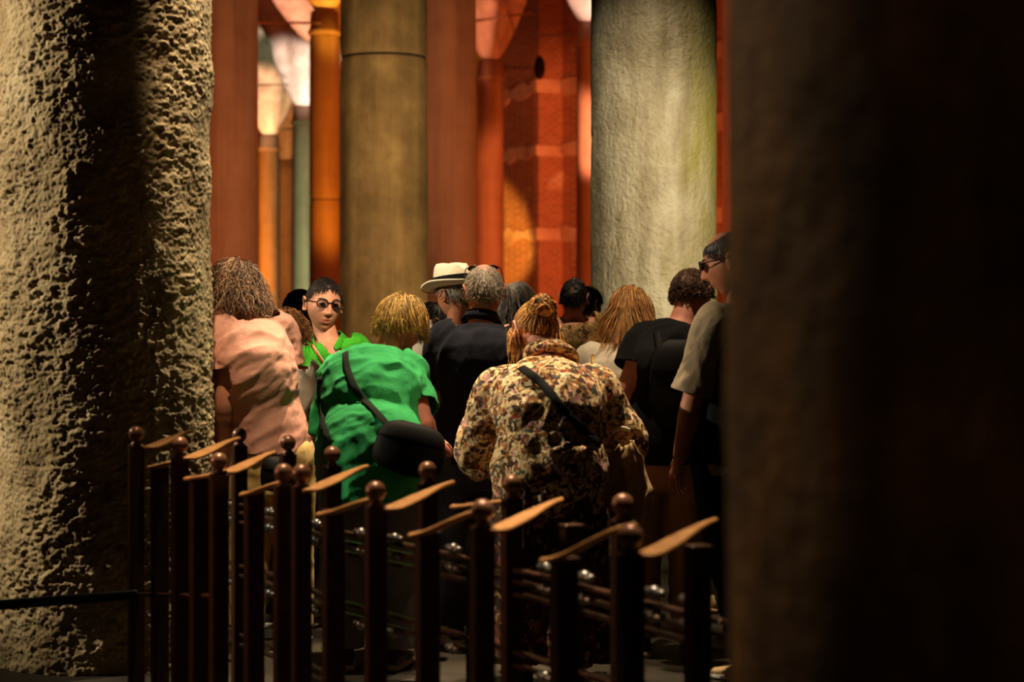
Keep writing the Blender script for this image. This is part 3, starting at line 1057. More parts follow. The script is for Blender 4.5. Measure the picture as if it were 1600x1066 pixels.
def build_person(label, Y, spec, skin=None, group=None):
    """spec: joints as (px, py, depth offset); build > 0 widens"""
    P = Person()
    J = px3(Y)
    skin = skin or SKIN
    bw = spec.get('build', 1.0)
    yaw, pitch, roll = spec.get('face', (0, 0, 0))
    C = J(spec['head'])
    R = frame(yaw, pitch, roll)
    big = spec.get('headsize', 1.0)
    neck = J(spec['neck'])
    sh = {'L': J(spec['shL']), 'R': J(spec['shR'])}
    pel = J(spec['pelvis'])
    if 'pelz' in spec:
        pel[2] = spec['pelz']
    base = (pel[0], pel[1], 0.0)
    t = thing('person', label, 'person', base, group)
    P.root, P.C, P.R, P.big, P.J = t, C, R, big, J
    shm = (sh['L'] + sh['R']) / 2
    acr = unit(sh['R'] - sh['L'])
    hyaw = math.radians(spec.get('hipyaw', 0))
    hac = np.array([math.cos(hyaw), -math.sin(hyaw), 0])
    halfsh = np.linalg.norm(sh['R'] - sh['L']) / 2
    # spine
    back = spec.get('bulge', 0.05)
    m1 = pel * 0.62 + shm * 0.38 + np.array([0, -back * 0.4, 0])
    m2 = pel * 0.25 + shm * 0.75 + np.array([0, -back, 0.01])
    spine = catmull([pel + np.array([0, 0.02, -0.20]), pel, m1, m2, shm, neck], 4)
    tt = np.linspace(-0.3, 1.25, len(spine))

    def torso(inf, t0=-0.3, t1=1.25, wf=1.0):
        secs = []
        for i, c in enumerate(spine):
            q = tt[i]
            if q < t0 or q > t1:
                continue
            a = unit(hac * max(0, 1 - q) + acr * min(1, max(0, q)))
            d = unit(spine[min(i + 1, len(spine) - 1)] - spine[max(i - 1, 0)])
            a = unit(a - d * np.dot(a, d))
            b_ = cross(d, a)
            hw = np.interp(q, [-0.3, 0.0, 0.32, 0.7, 0.93, 1.06, 1.16, 1.25], [0.15, 0.168, 0.145, 0.168, max(0.13, halfsh * 0.92), halfsh * 0.72, 0.085, 0.058])
            hd = np.interp(q, [-0.3, 0.0, 0.32, 0.7, 0.93, 1.06, 1.16, 1.25], [0.115, 0.118, 0.108, 0.122, 0.098, 0.082, 0.066, 0.056])
            if q < 0.9:
                hw, hd = hw * bw, hd * bw
            secs.append((c, a * (hw * wf + inf), b_ * (hd * wf + inf)))
        return loft(secs, 20)

    P.torso = torso
    gr, gf = Geo(), Geo()
    gr.add(*torso(-0.006))
    # neck into head
    hn = C + R @ (np.array([0, -0.028, -0.045]) * big)
    gr.add(*limb([shm * 0.3 + neck * 0.7, neck, (neck + hn) / 2 + R[:, 1] * -0.004, hn], [0.068, 0.060, 0.055, 0.056], 14, 4))
    P.arm = {}
    for s_ in 'LR':
        if 'el' + s_ not in spec:
            e = sh[s_] + np.array([0.03 * (1 if s_ == 'R' else -1), 0.03, -0.29])
        else:
            e = J(spec['el' + s_])
        if 'wr' + s_ not in spec:
            w_ = e + np.array([0, 0.10, -0.22])
        else:
            w_ = J(spec['wr' + s_])
        P.arm[s_] = (sh[s_], e, w_)
        ab = spec.get('armw', 1.0)
        gr.add(*limb([sh[s_] + (shm - sh[s_]) * 0.25, sh[s_], sh[s_] * 0.55 + e * 0.45, e, e * 0.7 + w_ * 0.3, w_],
                     np.array([0.062, 0.058, 0.050, 0.042, 0.044, 0.028]) * ab, 14, 5))
        pn = J(spec['palm' + s_]) - w_ if 'palm' + s_ in spec else np.array([0, 1.0, 0.1])
        hd_ = (J(spec['tip' + s_]) - w_) if 'tip' + s_ in spec else (w_ - e)
        hand(w_, hd_, pn, spec.get('curl' + s_, 0.35), (-1 if s_ == 'L' else 1) * spec.get('flip' + s_, 1), gr, gf)
    # legs
    P.leg = {}
    hw = 0.088 * bw
    for s_, sg in (('L', -1), ('R', 1)):
        hip = pel + hac * sg * hw + np.array([0, 0, -0.04])
        if 'ft' + s_ in spec:
            f = J(spec['ft' + s_])
            f[2] = 0.0
        else:
            f = np.array([pel[0] + sg * 0.105 * hac[0], pel[1] + sg * 0.105 * hac[1] + 0.03, 0.0])
        ank = f + np.array([0, 0, 0.085])
        fyaw = math.radians(spec.get('footyaw', spec.get('hipyaw', 0)) + sg * 8)
        fd = np.array([math.sin(fyaw), math.cos(fyaw), 0])
        kn = (hip + ank) / 2 + fd * 0.025
        P.leg[s_] = (hip, kn, ank, fd)
        gr.add(*limb([hip + (pel - hip) * 0.3, hip, kn, kn * 0.7 + ank * 0.3, ank], [0.088, 0.084, 0.058, 0.056, 0.040], 14, 5))
        gr.add(*loft([(ank + fd * q + np.array([0, 0, z]), cross(fd, [0, 0, 1]) * a, np.array([0, 0, b_])) for q, z, a, b_ in
                      ((-0.055, -0.05, 0.026, 0.028), (-0.03, -0.035, 0.032, 0.045), (0.03, -0.04, 0.036, 0.042), (0.10, -0.058, 0.042, 0.024), (0.155, -0.066, 0.036, 0.016))], 12))
    V, Fc = bake(*gr.out(), spec.get('voxel', 0.009), 2)
    g = Geo().add(V, Fc)
    nb = g.n
    g.add(*gf.out())
    n0 = g.n
    HV = head_shape(HD, big) @ R.T + C
    g.add(HV, HF)
    n1 = g.n
    for sg in (-1, 1):
        g.add(*ear(C, R, sg, big))
    body = obj('body', *g.out(), skin, t)
    P.body = body
    # real colouring of lips and stubble, kept as an attribute of the skin
    col = np.zeros((g.n, 4), dtype=np.float32)
    if 'lips' in spec:
        loc = head_shape(HD, 1.0)
        f_ = np.clip(HD[:, 1] * 3, 0, 1)
        lip = f_ * np.clip(gs(loc[:, 0], 0, 0.027), 0, 1) * np.clip(gs(loc[:, 2], -0.067, 0.009) * 1.4 - 0.3, 0, 1)
        c3 = np.array(lin(spec['lips']))
        col[n0:n1, :3] = c3
        col[n0:n1, 3] = np.clip(lip, 0, 0.8)
        if 'stubble' in spec:
            st = np.clip(1 - HD[:, 2] * 0 - (loc[:, 2] + 0.055) / 0.03, 0, 1) * np.clip(HD[:, 1] * 1.5 + 0.7, 0, 1)
            a = np.clip(st * 0.35, 0, 0.35) * (1 - np.clip(lip * 2, 0, 1))
            s3 = np.array(lin(spec['stubble']))
            use = a > col[n0:n1, 3]
            col[n0:n1, :3][use] = s3
            col[n0:n1, 3][use] = a[use]
    at = body.data.color_attributes.new('tint', 'FLOAT_COLOR', 'POINT')
    at.data.foreach_set('color', col.ravel())
    P.sh, P.neck, P.pel, P.shm, P.spine, P.tt, P.acr = sh, neck, pel, shm, spine, tt, acr
    P.spec = spec
    return P


def cloth_obj(name, V, Fc, mat, P, label=None, thick=0.003):
    o = obj(name, V, Fc, mat, P.root, label=label)
    if thick:
        m = o.modifiers.new('thickness', 'SOLIDIFY')
        m.thickness = thick
        m.offset = -1
    return o


def shirt(P, mat, name='shirt', hem=-0.22, sleeve=0.75, inf=0.016, slack=0.012, folds=((0.010, 9, (0.3, 0, 1), 0.3),), label=None,
          hemflare=0.02, seed=0, neckt=1.13, voxel=0.010, sleeves='LR', cuff=0.012, smooth=3, vneck=None):
    g = Geo()
    g.add(*P.torso(inf, hem - 0.12, neckt + 0.08))
    cuts = []
    for s_ in sleeves:
        a, e, w_ = P.arm[s_]
        C = catmull([a + (P.shm - a) * 0.3, a, a * 0.5 + e * 0.5, e, e * 0.5 + w_ * 0.5, w_], 6)
        seg = np.r_[0, np.cumsum(np.linalg.norm(np.diff(C, axis=0), axis=1))]
        start = np.linalg.norm(a - C[0])
        L = start + np.linalg.norm(e - a) * min(sleeve, 1) + np.linalg.norm(w_ - e) * max(0, sleeve - 1)
        L2 = min(L + 0.03, seg[-1])
        k = np.searchsorted(seg, L2)
        pts = list(C[:k + 1])
        rr = np.interp(seg[:k + 1], [0, start, start + 0.15, start + 0.3, start + 0.5], [0.072, 0.072, 0.064, 0.056, 0.040]) + slack
        rr = rr + np.clip((seg[:k + 1] - L + 0.10) / 0.10, 0, 1) * cuff
        g.add(*limb(pts, rr, 16, 2, curve=False, round_end=False))
        i = min(np.searchsorted(seg, L), len(C) - 2)
        d = unit(C[i + 1] - C[i - 1])
        p = C[i - 1] + d * (L - seg[i - 1])
        cuts.append((p, d, 0.105))
    V, Fc = bake(*g.out(), voxel, smooth)
    # hem and neck openings
    hp = np.array([np.interp(hem, P.tt, P.spine[:, k]) for k in range(3)])
    up = unit(P.spine[4] - P.spine[0])
    cuts.append((hp, -up, 0.27))
    npnt = np.array([np.interp(neckt, P.tt, P.spine[:, k]) for k in range(3)])
    cuts.append((npnt, unit(P.neck - P.shm), 0.13))
    V, Fc = cut(V, Fc, cuts)
    if vneck:      # open throat: drop the cloth inside the three-cornered opening on the front
        (x0, y0), (x1, y1), (x2, y2) = vneck
        T3 = face_tuples(Fc)
        cen = np.array([V[list(f)].mean(0) for f in T3])
        px = 800 + cen[:, 0] / cen[:, 1] * F
        py = 533 - (cen[:, 2] - HC) / cen[:, 1] * F
        sg = lambda ax, ay, bx, by: (px - bx) * (ay - by) - (ax - bx) * (py - by)
        s1, s2, s3 = sg(x0, y0, x1, y1), sg(x1, y1, x2, y2), sg(x2, y2, x0, y0)
        ins = ((s1 > 0) & (s2 > 0) & (s3 > 0)) | ((s1 < 0) & (s2 < 0) & (s3 < 0))
        ins &= cen[:, 1] < P.neck[1]
        Fc = [f for f, q in zip(T3, ins) if not q]
    for i, (amp, fr, d, k) in enumerate(folds):
        V = fold(V, Fc, amp, fr, d, k, seed + 7 * i)
    o = cloth_obj(name, V, Fc, mat, P, label)
    P.shirt_V, P.shirt_F = V, Fc
    P.bvh = BVHTree.FromPolygons(V.tolist(), [tuple(int(i) for i in f) for f in Fc])
    P.shirt = o
    return o


def trousers(P, mat, to=0.06, inf=0.016, name='trousers', folds=0.006, top=0.18, seed=0, voxel=0.013, label=None):
    g = Geo()
    g.add(*P.torso(inf * 0.7, -0.3, top))
    cuts = []
    for s_ in 'LR':
        hip, kn, ank, fd = P.leg[s_]
        end = np.array([ank[0], ank[1], to])
        k = np.clip((kn[2] - to) / (kn[2] - ank[2]), 0, 1)
        end = kn + (ank - kn) * k
        pts = [hip + (P.pel - hip) * 0.3 + np.array([0, 0, 0.03]), hip, (hip + kn) / 2, kn, (kn + end) / 2, end + np.array([0, 0, -0.02])]
        g.add(*limb(pts, np.array([0.100, 0.098, 0.085, 0.072, 0.068, 0.066]) + inf, 16, 4, round_end=False))
        cuts.append((end + np.array([0, 0, 0.005]), np.array([0, 0, -1.0]), 0.14))
    V, Fc = bake(*g.out(), voxel, 3)
    V, Fc = cut(V, Fc, cuts)
    V = fold(V, Fc, folds, 12, (0.4, 0.3, 0.5), 0.6, seed)
    V = fold(V, Fc, folds * 1.4, 7, (0, 0, 1), 0.2, seed + 3)
    return cloth_obj(name, V, Fc, mat, P, label)


def shoes(P, mat, sole):
    for s_ in 'LR':
        hip, kn, ank, fd = P.leg[s_]
        lat = cross(fd, [0, 0, 1.0])
        f = np.array([ank[0], ank[1], 0.0])
        secs = []
        for q, a, top in ((-0.082, 0.018, 0.05), (-0.072, 0.034, 0.082), (-0.03, 0.040, 0.098), (0.03, 0.043, 0.090), (0.09, 0.049, 0.062), (0.14, 0.047, 0.052), (0.18, 0.035, 0.043), (0.195, 0.016, 0.034)):
            secs.append((f + fd * q + np.array([0, 0, 0.020 + (top - 0.02) / 2]), lat * a, np.array([0, 0, (top - 0.018) / 2])))
        o = obj('shoe', *loft(secs, 16), mat, P.root)
        secs = []
        for q, a in ((-0.088, 0.020), (-0.075, 0.038), (0.03, 0.045), (0.10, 0.052), (0.15, 0.049), (0.19, 0.034), (0.203, 0.014)):
            secs.append((f + fd * q + np.array([0, 0, 0.0145]), lat * a, np.array([0, 0, 0.0145])))
        obj('sole', *loft(secs, 14), sole, o)


def strands(P, mat, n=500, length=0.06, lift=0.015, crown=(0, -0.35, 1.0), line=0.0, slope=0.55, curl=0.0, grav=0.5, rad=0.0022, steps=9,
            seed=1, jitter=0.3, mask=None, collide=False, flow=None, name='hair', cap=0.035, cap_line=None, bias=(0, 0, 0), hug=0.0, hug_to=1.0, extra=None, lenvar=0.35, cap_noise=0.0):
    """hair: a close cap following the skull plus locks that flow over it and hang"""
    rng = np.random.default_rng(seed)
    C, R, big = P.C, P.R, P.big
    crown = unit(crown)
    g = Geo()
    bias = np.asarray(bias, dtype=float)
    rad3 = np.array([0.077, 0.100, 0.119]) * big
    # cap
    if cap:
        cl = line if cap_line is None else cap_line
        keep = in_hair(HD, cl, slope)
        if mask is not None:
            keep &= mask(HD)
        loc = head_shape(HD, big)
        Vc = loc * (1 + cap) + HD * 0.002
        if cap_noise:
            Vc = Vc + HD * (cap_noise * (fbm(loc * 45 + seed, 2, seed) - 0.5))[:, None]
        Fk = [f for f in HF if all(keep[i] for i in f)]
        # turn the border inwards so that the cap closes on the skin
        cnt = {}
        for f in Fk:
            for i in f:
                cnt[i] = cnt.get(i, 0) + 1
        for i, c_ in cnt.items():
            if c_ < 4:
                Vc[i] = loc[i] * 0.985
        used = sorted(cnt)
        mp = {u: k for k, u in enumerate(used)}
        if used:
            g.add(Vc[used] @ R.T + C, [tuple(mp[i] for i in f) for f in Fk])
    down = R.T @ np.array([0, 0, -1.0])
    nrm_ = lambda X: X / np.maximum(np.linalg.norm(X, axis=1), 1e-9)[:, None]
    if n:
        D = nrm_(rng.normal(size=(n * 6, 3)))
        ok = in_hair(D, line, slope)
        if mask is not None:
            ok &= mask(D)
        D = D[ok][:n]
        m = len(D)
        L = length * (1 + lenvar * rng.uniform(-1, 1, m))
        h = lift * rng.uniform(0.6, 1.3, m)
        p = head_shape(D, big)
        pts = [p.copy()]
        ph = rng.uniform(0, 6.28, (m, 3))
        jt = rng.normal(size=(m, 3)) * jitter
        st = (L / steps)[:, None]
        for k in range(steps):
            q = nrm_(p / rad3)
            if flow is not None:
                tn = flow(p / big, q)
            else:
                tn = q - np.outer(q @ crown, crown)
                small = np.linalg.norm(tn, axis=1) < 0.05
                tn[small] = jt[small]
            free = k / steps
            v = nrm_(tn) * (1 - grav * free) + down * grav * (0.3 + free) + jt * 0.35 + bias
            if curl:
                v = v + curl * np.sin(k * np.array([1.5, 1.7, 1.3]) + ph)
            if k < 3:
                v = v - q * 0.9 * (v * q).sum(1)[:, None]
            p = p + nrm_(v) * st
            lim = rad3[None] + (h * min(1, (k + 1) / 2.0))[:, None]
            e = np.linalg.norm(p / lim, axis=1)[:, None]
            pull = hug if (hug and k <= steps * hug_to) else 0.0
            p = np.where(e < 1, p / e, p * (1 + pull * (1 / e - 1)))
            pts.append(p.copy())
        Wp = np.stack(pts, 1) @ R.T + C          # strands x points x 3
        if collide:
            for i in range(m):
                for k in range(steps // 3, steps + 1):
                    x = Vector(Wp[i, k])
                    co, no, _, dist = P.bvh.find_nearest(x)
                    if co is not None and dist < 0.12 and (x - co).dot(no) < 0.006:
                        Wp[i, k] = co + no * (0.006 + 0.004 * rng.uniform())
        rr = rad * np.array([0.7] + [1.0] * (steps - 3) + [0.8, 0.5, 0.15])[None] * rng.uniform(0.7, 1.3, m)[:, None]
        tg = np.gradient(Wp, axis=1)
        tg /= np.maximum(np.linalg.norm(tg, axis=2), 1e-9)[..., None]
        rf = nrm_(rng.normal(size=(m, 3)))[:, None]
        A = np.cross(tg, np.broadcast_to(rf, tg.shape))
        A /= np.maximum(np.linalg.norm(A, axis=2), 1e-9)[..., None]
        B = np.cross(tg, A)
        ns = steps + 1
        an = np.arange(3) * math.pi * 2 / 3
        VV = Wp[:, :, None] + (A[:, :, None] * np.cos(an)[None, None, :, None] + B[:, :, None] * np.sin(an)[None, None, :, None]) * rr[:, :, None, None]
        s_, k_, c_ = np.meshgrid(np.arange(m), np.arange(ns - 1), np.arange(3), indexing='ij')
        c2 = (c_ + 1) % 3
        b0 = s_ * ns * 3 + k_ * 3
        g.add(VV.reshape(-1, 3), np.stack([b0 + c_, b0 + c2, b0 + 3 + c2, b0 + 3 + c_], -1).reshape(-1, 4))
    if extra:
        extra(g, rng)
    V, Fc = g.out()
    return obj(name, V, Fc, mat, P.root)


def ribbon(P, pts, wdt, mat, name, thick=0.003, off=0.007, parent=None, label=None, bvh=None, per=5):
    """strap laid on the cloth along the given sight points"""
    bvh = bvh or P.bvh
    o = Vector((0, 0, HC))
    dense = catmull([np.array([a, b_, 0.0]) for a, b_ in pts], per)
    C, N = [], []
    for a, b_, _ in dense:
        d = Vector(W(a, b_, 1.0)) - o
        hit, no, _, _ = bvh.ray_cast(o, d.normalized())
        if hit is None:
            continue
        if no.dot(d) > 0:
            no = -no
        C.append(np.array(hit) + np.array(no) * off)
        N.append(np.array(no))
    if len(C) < 3:
        print('ribbon missed', name)
        return None
    C = np.array(C)
    for _ in range(3):
        C[1:-1] = (C[:-2] + 2 * C[1:-1] + C[2:]) / 4
    secs = []
    for i in range(len(C)):
        d = unit(C[min(i + 1, len(C) - 1)] - C[max(i - 1, 0)])
        n = unit(N[i] - d * np.dot(N[i], d))
        secs.append((C[i], cross(d, n) * wdt / 2, n * thick))
    return obj(name, *loft(secs, 8), mat, parent or P.root, label=label)


def pouch(P, c, size, mat, name, yaw=0.0, label=None, tilt=0.0):
    """soft bag: rounded box that bulges, with flap and seam"""
    hx, hy, hz = size
    n, m = 20, 14
    secs = []
    M = np.array(Matrix.Rotation(yaw, 3, 'Z') @ Matrix.Rotation(tilt, 3, 'Y'))
    for i in range(m + 1):
        v = -1 + 2 * i / m
        k = (1 - abs(v) ** 3.0) ** 0.33 if abs(v) < 1 else 0.05
        k = max(k, 0.08)
        secs.append((np.asarray(c) + M @ np.array([0, 0, hz * v]), M @ np.array([hx * (0.92 + 0.08 * (1 - v)) * k, 0, 0]), M @ np.array([0, hy * k * (1.1 - 0.25 * v), 0])))
    V, Fc = loft(secs, n)
    V = V + normals(V, Fc) * (0.012 * (fbm(V * 9, 2, 4) - 0.5))[:, None]
    o = obj(name, V, Fc, mat, P.root, label=label)
    secs = []
    for i in range(9):
        v = 0.98 - 0.75 * i / 8
        k = max((1 - min(abs(v), 0.999) ** 3.0) ** 0.33, 0.1)
        secs.append((np.asarray(c) + M @ np.array([0, -0.004, hz * v + 0.004]), M @ np.array([hx * k * 0.97, 0, 0]), M @ np.array([0, hy * k * (1.16 - 0.25 * v), 0])))
    obj('flap', *loft(secs, n), mat, o)
    return o
# ================================================================== people: the visitors
BLACKLEATHER = plain('black_leather', (9, 8, 8), 0.7, 0, 30, None, 0.2, 180, 0.12)
DENIM = fabric('grey_denim', (120, 116, 112), (96, 94, 92), 0.9, 500)
BLUEJEAN = fabric('dark_jeans', (60, 62, 72), (46, 48, 58), 0.9, 500)
KHAKI = fabric('khaki_cotton', (164, 124, 80), (144, 106, 66))
CREAM = fabric('cream_cotton', (222, 190, 122), (206, 172, 104))
BLACKCLOTH = fabric('black_cotton', (9, 9, 10), (13, 12, 13))
NAVY = fabric('navy_pique', (13, 15, 28), (10, 12, 22))
WHITECLOTH = fabric('white_cotton', (226, 214, 192), (206, 192, 168))
CHARCOAL = fabric('charcoal_trousers', (44, 40, 38), (34, 31, 30))
SHOE_DARK = plain('dark_shoe', (40, 32, 26), 0.5)
SHOE_BEIGE = plain('beige_shoe', (196, 160, 110), 0.7)
SOLE = plain('pale_sole', (190, 180, 165), 0.7)
GOLD = plain('gold', (216, 168, 80), 0.25, 1.0)
GLASSFRAME = plain('black_frame', (18, 16, 16), 0.3)


def lens_mat():
    m, nt, b = nmat('spectacle_lens')
    b.inputs['Base Color'].default_value = (0.75, 0.72, 0.68, 1)
    b.inputs['Roughness'].default_value = 0.03
    b.inputs['Transmission Weight'].default_value = 1.0
    b.inputs['IOR'].default_value = 1.05
    return m


LENS = lens_mat()


def glasses(P, parent_name='glasses', z=0.010, on_head=False, lensmat=None, label=None):
    C, R, b_ = P.C, P.R, P.big
    T = lambda x, y, zz: C + R @ (np.array([x, y, zz]) * b_)
    g = Geo()
    y0 = 0.107
    if on_head:
        M = frame(0, 62)
        T0 = T
        T = lambda x, y, zz: T0(*((M @ np.array([x, y, zz - 0.0])) * np.array([1.05, 0.92, 0.96]) + np.array([0, 0.0, 0.012])))
        y0 = 0.112
    rims = []
    for sg in (-1, 1):
        pts = []
        for i in range(17):
            a = 2 * math.pi * i / 16
            pts.append(T(sg * 0.034 + 0.0255 * math.copysign(abs(math.cos(a)) ** 0.75, math.cos(a)), y0 - 0.004 * abs(math.cos(a)), z + 0.0165 * math.copysign(abs(math.sin(a)) ** 0.75, math.sin(a))))
        g.add(*limb(pts, [0.0034] * 17, 6, 1, curve=False))
        g.add(*limb([T(sg * 0.0595, y0 - 0.002, z + 0.006), T(sg * 0.072, y0 - 0.014, z + 0.006), T(sg * 0.081, 0.03, z + 0.006), T(sg * 0.083, -0.012, z + 0.006), T(sg * 0.082, -0.03, z - 0.012)], [0.0026] * 5, 6, 4))
        rims.append(pts)
    g.add(*limb([T(-0.0085, y0, z + 0.004), T(0, y0 + 0.003, z + 0.007), T(0.0085, y0, z + 0.004)], [0.0025] * 3, 6, 3))
    o = obj(parent_name, *g.out(), GLASSFRAME, P.root, label=label)
    for sg in (-1, 1):
        secs = []
        c = T(sg * 0.034, y0 - 0.003, z)
        ax, ay, az = T(1, 0, 0) - T(0, 0, 0), T(0, 1, 0) - T(0, 0, 0), T(0, 0, 1) - T(0, 0, 0)
        for q in (-0.001, 0.001):
            secs.append((c + ay * q, ax * 0.0245, az * 0.0155))
        obj('lens', *loft(secs, 18), lensmat or LENS, o)
    return o


def eyes(P):
    C, R, b_ = P.C, P.R, P.big
    white = plain('eye_white', (226, 214, 204), 0.25)
    iris = plain('iris_brown', (44, 26, 16), 0.2)
    brow = plain('brow_hair', (34, 22, 16), 0.7)
    lid = P.body.data.materials[0]
    for sg in (-1, 1):
        c = C + R @ (np.array([sg * 0.0315, 0.080, 0.007]) * b_)
        e = obj('eye', *ball(c, 0.0118 * b_, 16, 12), white, P.root)
        d = unit(R @ np.array([0.20, 1.0, -0.02]))
        obj('iris', *ball(c + d * 0.0085 * b_, 0.0056 * b_, 12, 8), iris, e)
        g = Geo()
        for zz, k in ((0.006, 1.0), (-0.0075, 0.8)):
            pts = [C + R @ (np.array([sg * 0.0315 + 0.014 * u, 0.0895 - 0.006 * u * u, 0.007 + zz * (1 - u * u)]) * b_) for u in (-1, -0.5, 0, 0.5, 1)]
            g.add(*limb(pts, [0.0015, 0.0034 * k, 0.0038 * k, 0.0034 * k, 0.0015], 7, 3))
        obj('eyelid', *g.out(), lid, e)
        pts = [C + R @ (np.array([sg * (0.014 + 0.036 * u), 0.0985 - 0.022 * u * u, 0.026 + 0.006 * math.sin(u * 2.4)]) * b_) for u in (0, 0.25, 0.5, 0.75, 1)]
        obj('eyebrow', *limb(pts, [0.003, 0.004, 0.004, 0.003, 0.0012], 6, 3), brow, P.root)


def collar(P, mat, px_pts, h=0.032, name='collar', lean=0.3, r=None):
    """turned-down shirt collar ringing the neck"""
    up = unit(P.C - P.neck)
    a = unit(P.acr - up * np.dot(P.acr, up))
    f = cross(up, a)
    c = P.neck + up * 0.005
    r = r or 0.068
    n = 40
    V, Fc = [], []
    for i in range(n + 1):
        an = math.pi * (0.5 + 0.10) + (2 * math.pi - math.pi * 0.20) * i / n
        rad = a * math.cos(an) + f * math.sin(an)
        for k, (q, z) in enumerate(((r - 0.006, -0.012), (r - 0.004, h), (r + 0.004, h + 0.003), (r + 0.024, -0.004 - 0.012 * (abs(i - n / 2) / (n / 2)) ** 2))):
            V.append(c + rad * q + up * z)
    for i in range(n):
        for k in range(3):
            Fc.append((i * 4 + k, i * 4 + k + 1, i * 4 + 5 + k, i * 4 + 4 + k))
    return cloth_obj(name, V, Fc, mat, P, thick=0.003)


# ---------------------------------------------------------------- 1 pink shirt
PINK = fabric('pink_linen', (220, 162, 140), (206, 146, 126))
P = build_person('person with wavy grey-brown hair in a pink short-sleeved shirt beside the rough column', 9.05, dict(
    head=(366, 452, 0.12), face=(-25, -28, -14), neck=(388, 496, 0.06), shL=(354, 527, -0.03), shR=(434, 519, 0.14), pelvis=(422, 702, 0.0),
    elL=(351, 628, -0.11), wrL=(350, 712, -0.06), elR=(449, 612, 0.15), wrR=(448, 690, 0.18), bulge=0.10, build=0.98, armw=1.08), SKIN_TAN)
shirt(P, PINK, sleeve=0.62, hem=0.0, inf=0.018, slack=0.020, folds=((0.010, 11, (0.75, 0, 0.5), 0.28), (0.010, 7, (0.35, 0, 1), 0.2), (0.004, 22, (0.9, 0.2, 0.4), 0.3)), seed=3, voxel=0.008)
trousers(P, CREAM, seed=2)
shoes(P, SHOE_DARK, SOLE)
GREYBROWN = hair_mat('grey_brown_hair', (58, 38, 26), (206, 164, 124))
strands(P, GREYBROWN, 2400, 0.23, 0.030, curl=0.6, grav=0.8, rad=0.0016, steps=14, seed=4, jitter=0.35, collide=True, cap=0.10, cap_noise=0.02, hug=0.35, hug_to=0.5)
c = W(428, 742, 8.72)
bag = pouch(P, c, (0.055, 0.05, 0.075), BLACKLEATHER, 'shoulder_bag', 0.1)

# ---------------------------------------------------------------- 2 curly woman in white
P = build_person('person with curly brown hair in a white top, mostly hidden behind the pink shirt', 9.66, dict(
    head=(445, 524, 0.05), face=(35, -8, 0), neck=(446, 567, 0.02), shL=(405, 590, 0.0), shR=(478, 592, 0.02), pelvis=(452, 705, 0.0),
    elR=(489, 650, 0.0), wrR=(480, 690, -0.12), palmR=(460, 700, 0.1), curlR=0.6, build=0.9, headsize=0.95), SKIN_TAN)
shirt(P, WHITECLOTH, name='white_top', sleeve=0.9, hem=-0.05, slack=0.02, seed=9)
trousers(P, CHARCOAL)
shoes(P, SHOE_DARK, SOLE)
BROWNH = hair_mat('curly_brown_hair', (40, 22, 10), (160, 104, 52))
strands(P, BROWNH, 1100, 0.18, 0.020, curl=0.8, grav=0.7, rad=0.0016, steps=13, seed=14, jitter=0.3, cap=0.08, hug=0.5, hug_to=0.6)
ring = []
w_ = P.arm['R'][2]
ad = unit(P.arm['R'][2] - P.arm['R'][1])
a1 = unit(cross(ad, [0.3, 1, 0]))
a2 = cross(ad, a1)
for i in range(17):
    a = 2 * math.pi * i / 16
    ring.append(w_ - ad * 0.01 + (a1 * math.cos(a) + a2 * math.sin(a)) * 0.036)
obj('bracelet', *limb(ring, [0.0028] * 17, 6, 1, curve=False), GOLD, P.root, label='thin gold bracelet')

# ---------------------------------------------------------------- 3 guide
POLO = fabric('bright_green_pique', (66, 168, 40), (54, 150, 32))
P = build_person('man with dark hair and glasses in a bright green polo, facing the group', 10.0, dict(
    head=(506, 477, 0), headsize=1.08, face=(160, -4, 4), neck=(511, 530, 0.03), shL=(474, 555, 0.02), shR=(556, 550, 0.02), pelvis=(515, 665, 0.03),
    elL=(464, 630, 0.05), wrL=(478, 690, 0.0), elR=(568, 630, 0.03), wrR=(556, 690, -0.12), bulge=-0.02, hipyaw=0, footyaw=180,
    lips=(186, 100, 84), stubble=(120, 84, 66), build=0.95, voxel=0.008), SKIN)
shirt(P, POLO, name='polo_shirt', sleeve=0.75, hem=-0.1, slack=0.014, seed=21, neckt=1.13, voxel=0.008, vneck=((490, 524), (527, 566), (539, 522)), folds=((0.008, 9, (0.2, 0, 1), 0.25), (0.005, 16, (0.6, 0, 0.6), 0.4)))
trousers(P, CHARCOAL)
shoes(P, SHOE_DARK, SOLE)
DARKH = hair_mat('dark_hair', (16, 10, 8), (46, 30, 22))
strands(P, DARKH, 1800, 0.035, 0.006, grav=0.1, rad=0.0013, steps=6, seed=22, jitter=0.2, line=0.13, slope=0.62, cap=0.04, cap_noise=0.012, crown=(0, -0.2, 1), hug=0.6)
eyes(P)
glasses(P)
# polo collar: two pointed leaves, open at the throat
for sg in (-1, 1):
    n_ = P.neck
    pts = [n_ + np.array([sg * 0.035, 0.075, 0.035]), n_ + np.array([sg * 0.072, 0.02, 0.028]), n_ + np.array([sg * 0.070, -0.045, 0.006]), n_ + np.array([sg * 0.045, -0.095, -0.045])]
    C_ = catmull(pts, 5)
    V, Fc = [], []
    for i, p in enumerate(C_):
        q = i / (len(C_) - 1)
        wd = 0.040 * (1 - 0.15 * q) if q < 0.85 else 0.040 * 0.87 * (1 - (q - 0.85) / 0.15 * 0.6)
        out_ = unit(np.array([sg * (1.0 - 0.35 * q), -0.65 * q, -0.75]))
        V += [p - out_ * 0.010, p, p + out_ * wd]
    for i in range(len(C_) - 1):
        for k in range(2):
            Fc.append((i * 3 + k, i * 3 + k + 1, i * 3 + 4 + k, i * 3 + 3 + k))
    cloth_obj('collar', V, Fc, POLO, P, thick=0.004)
LANYARD = plain('orange_lanyard', (226, 110, 30), 0.6)
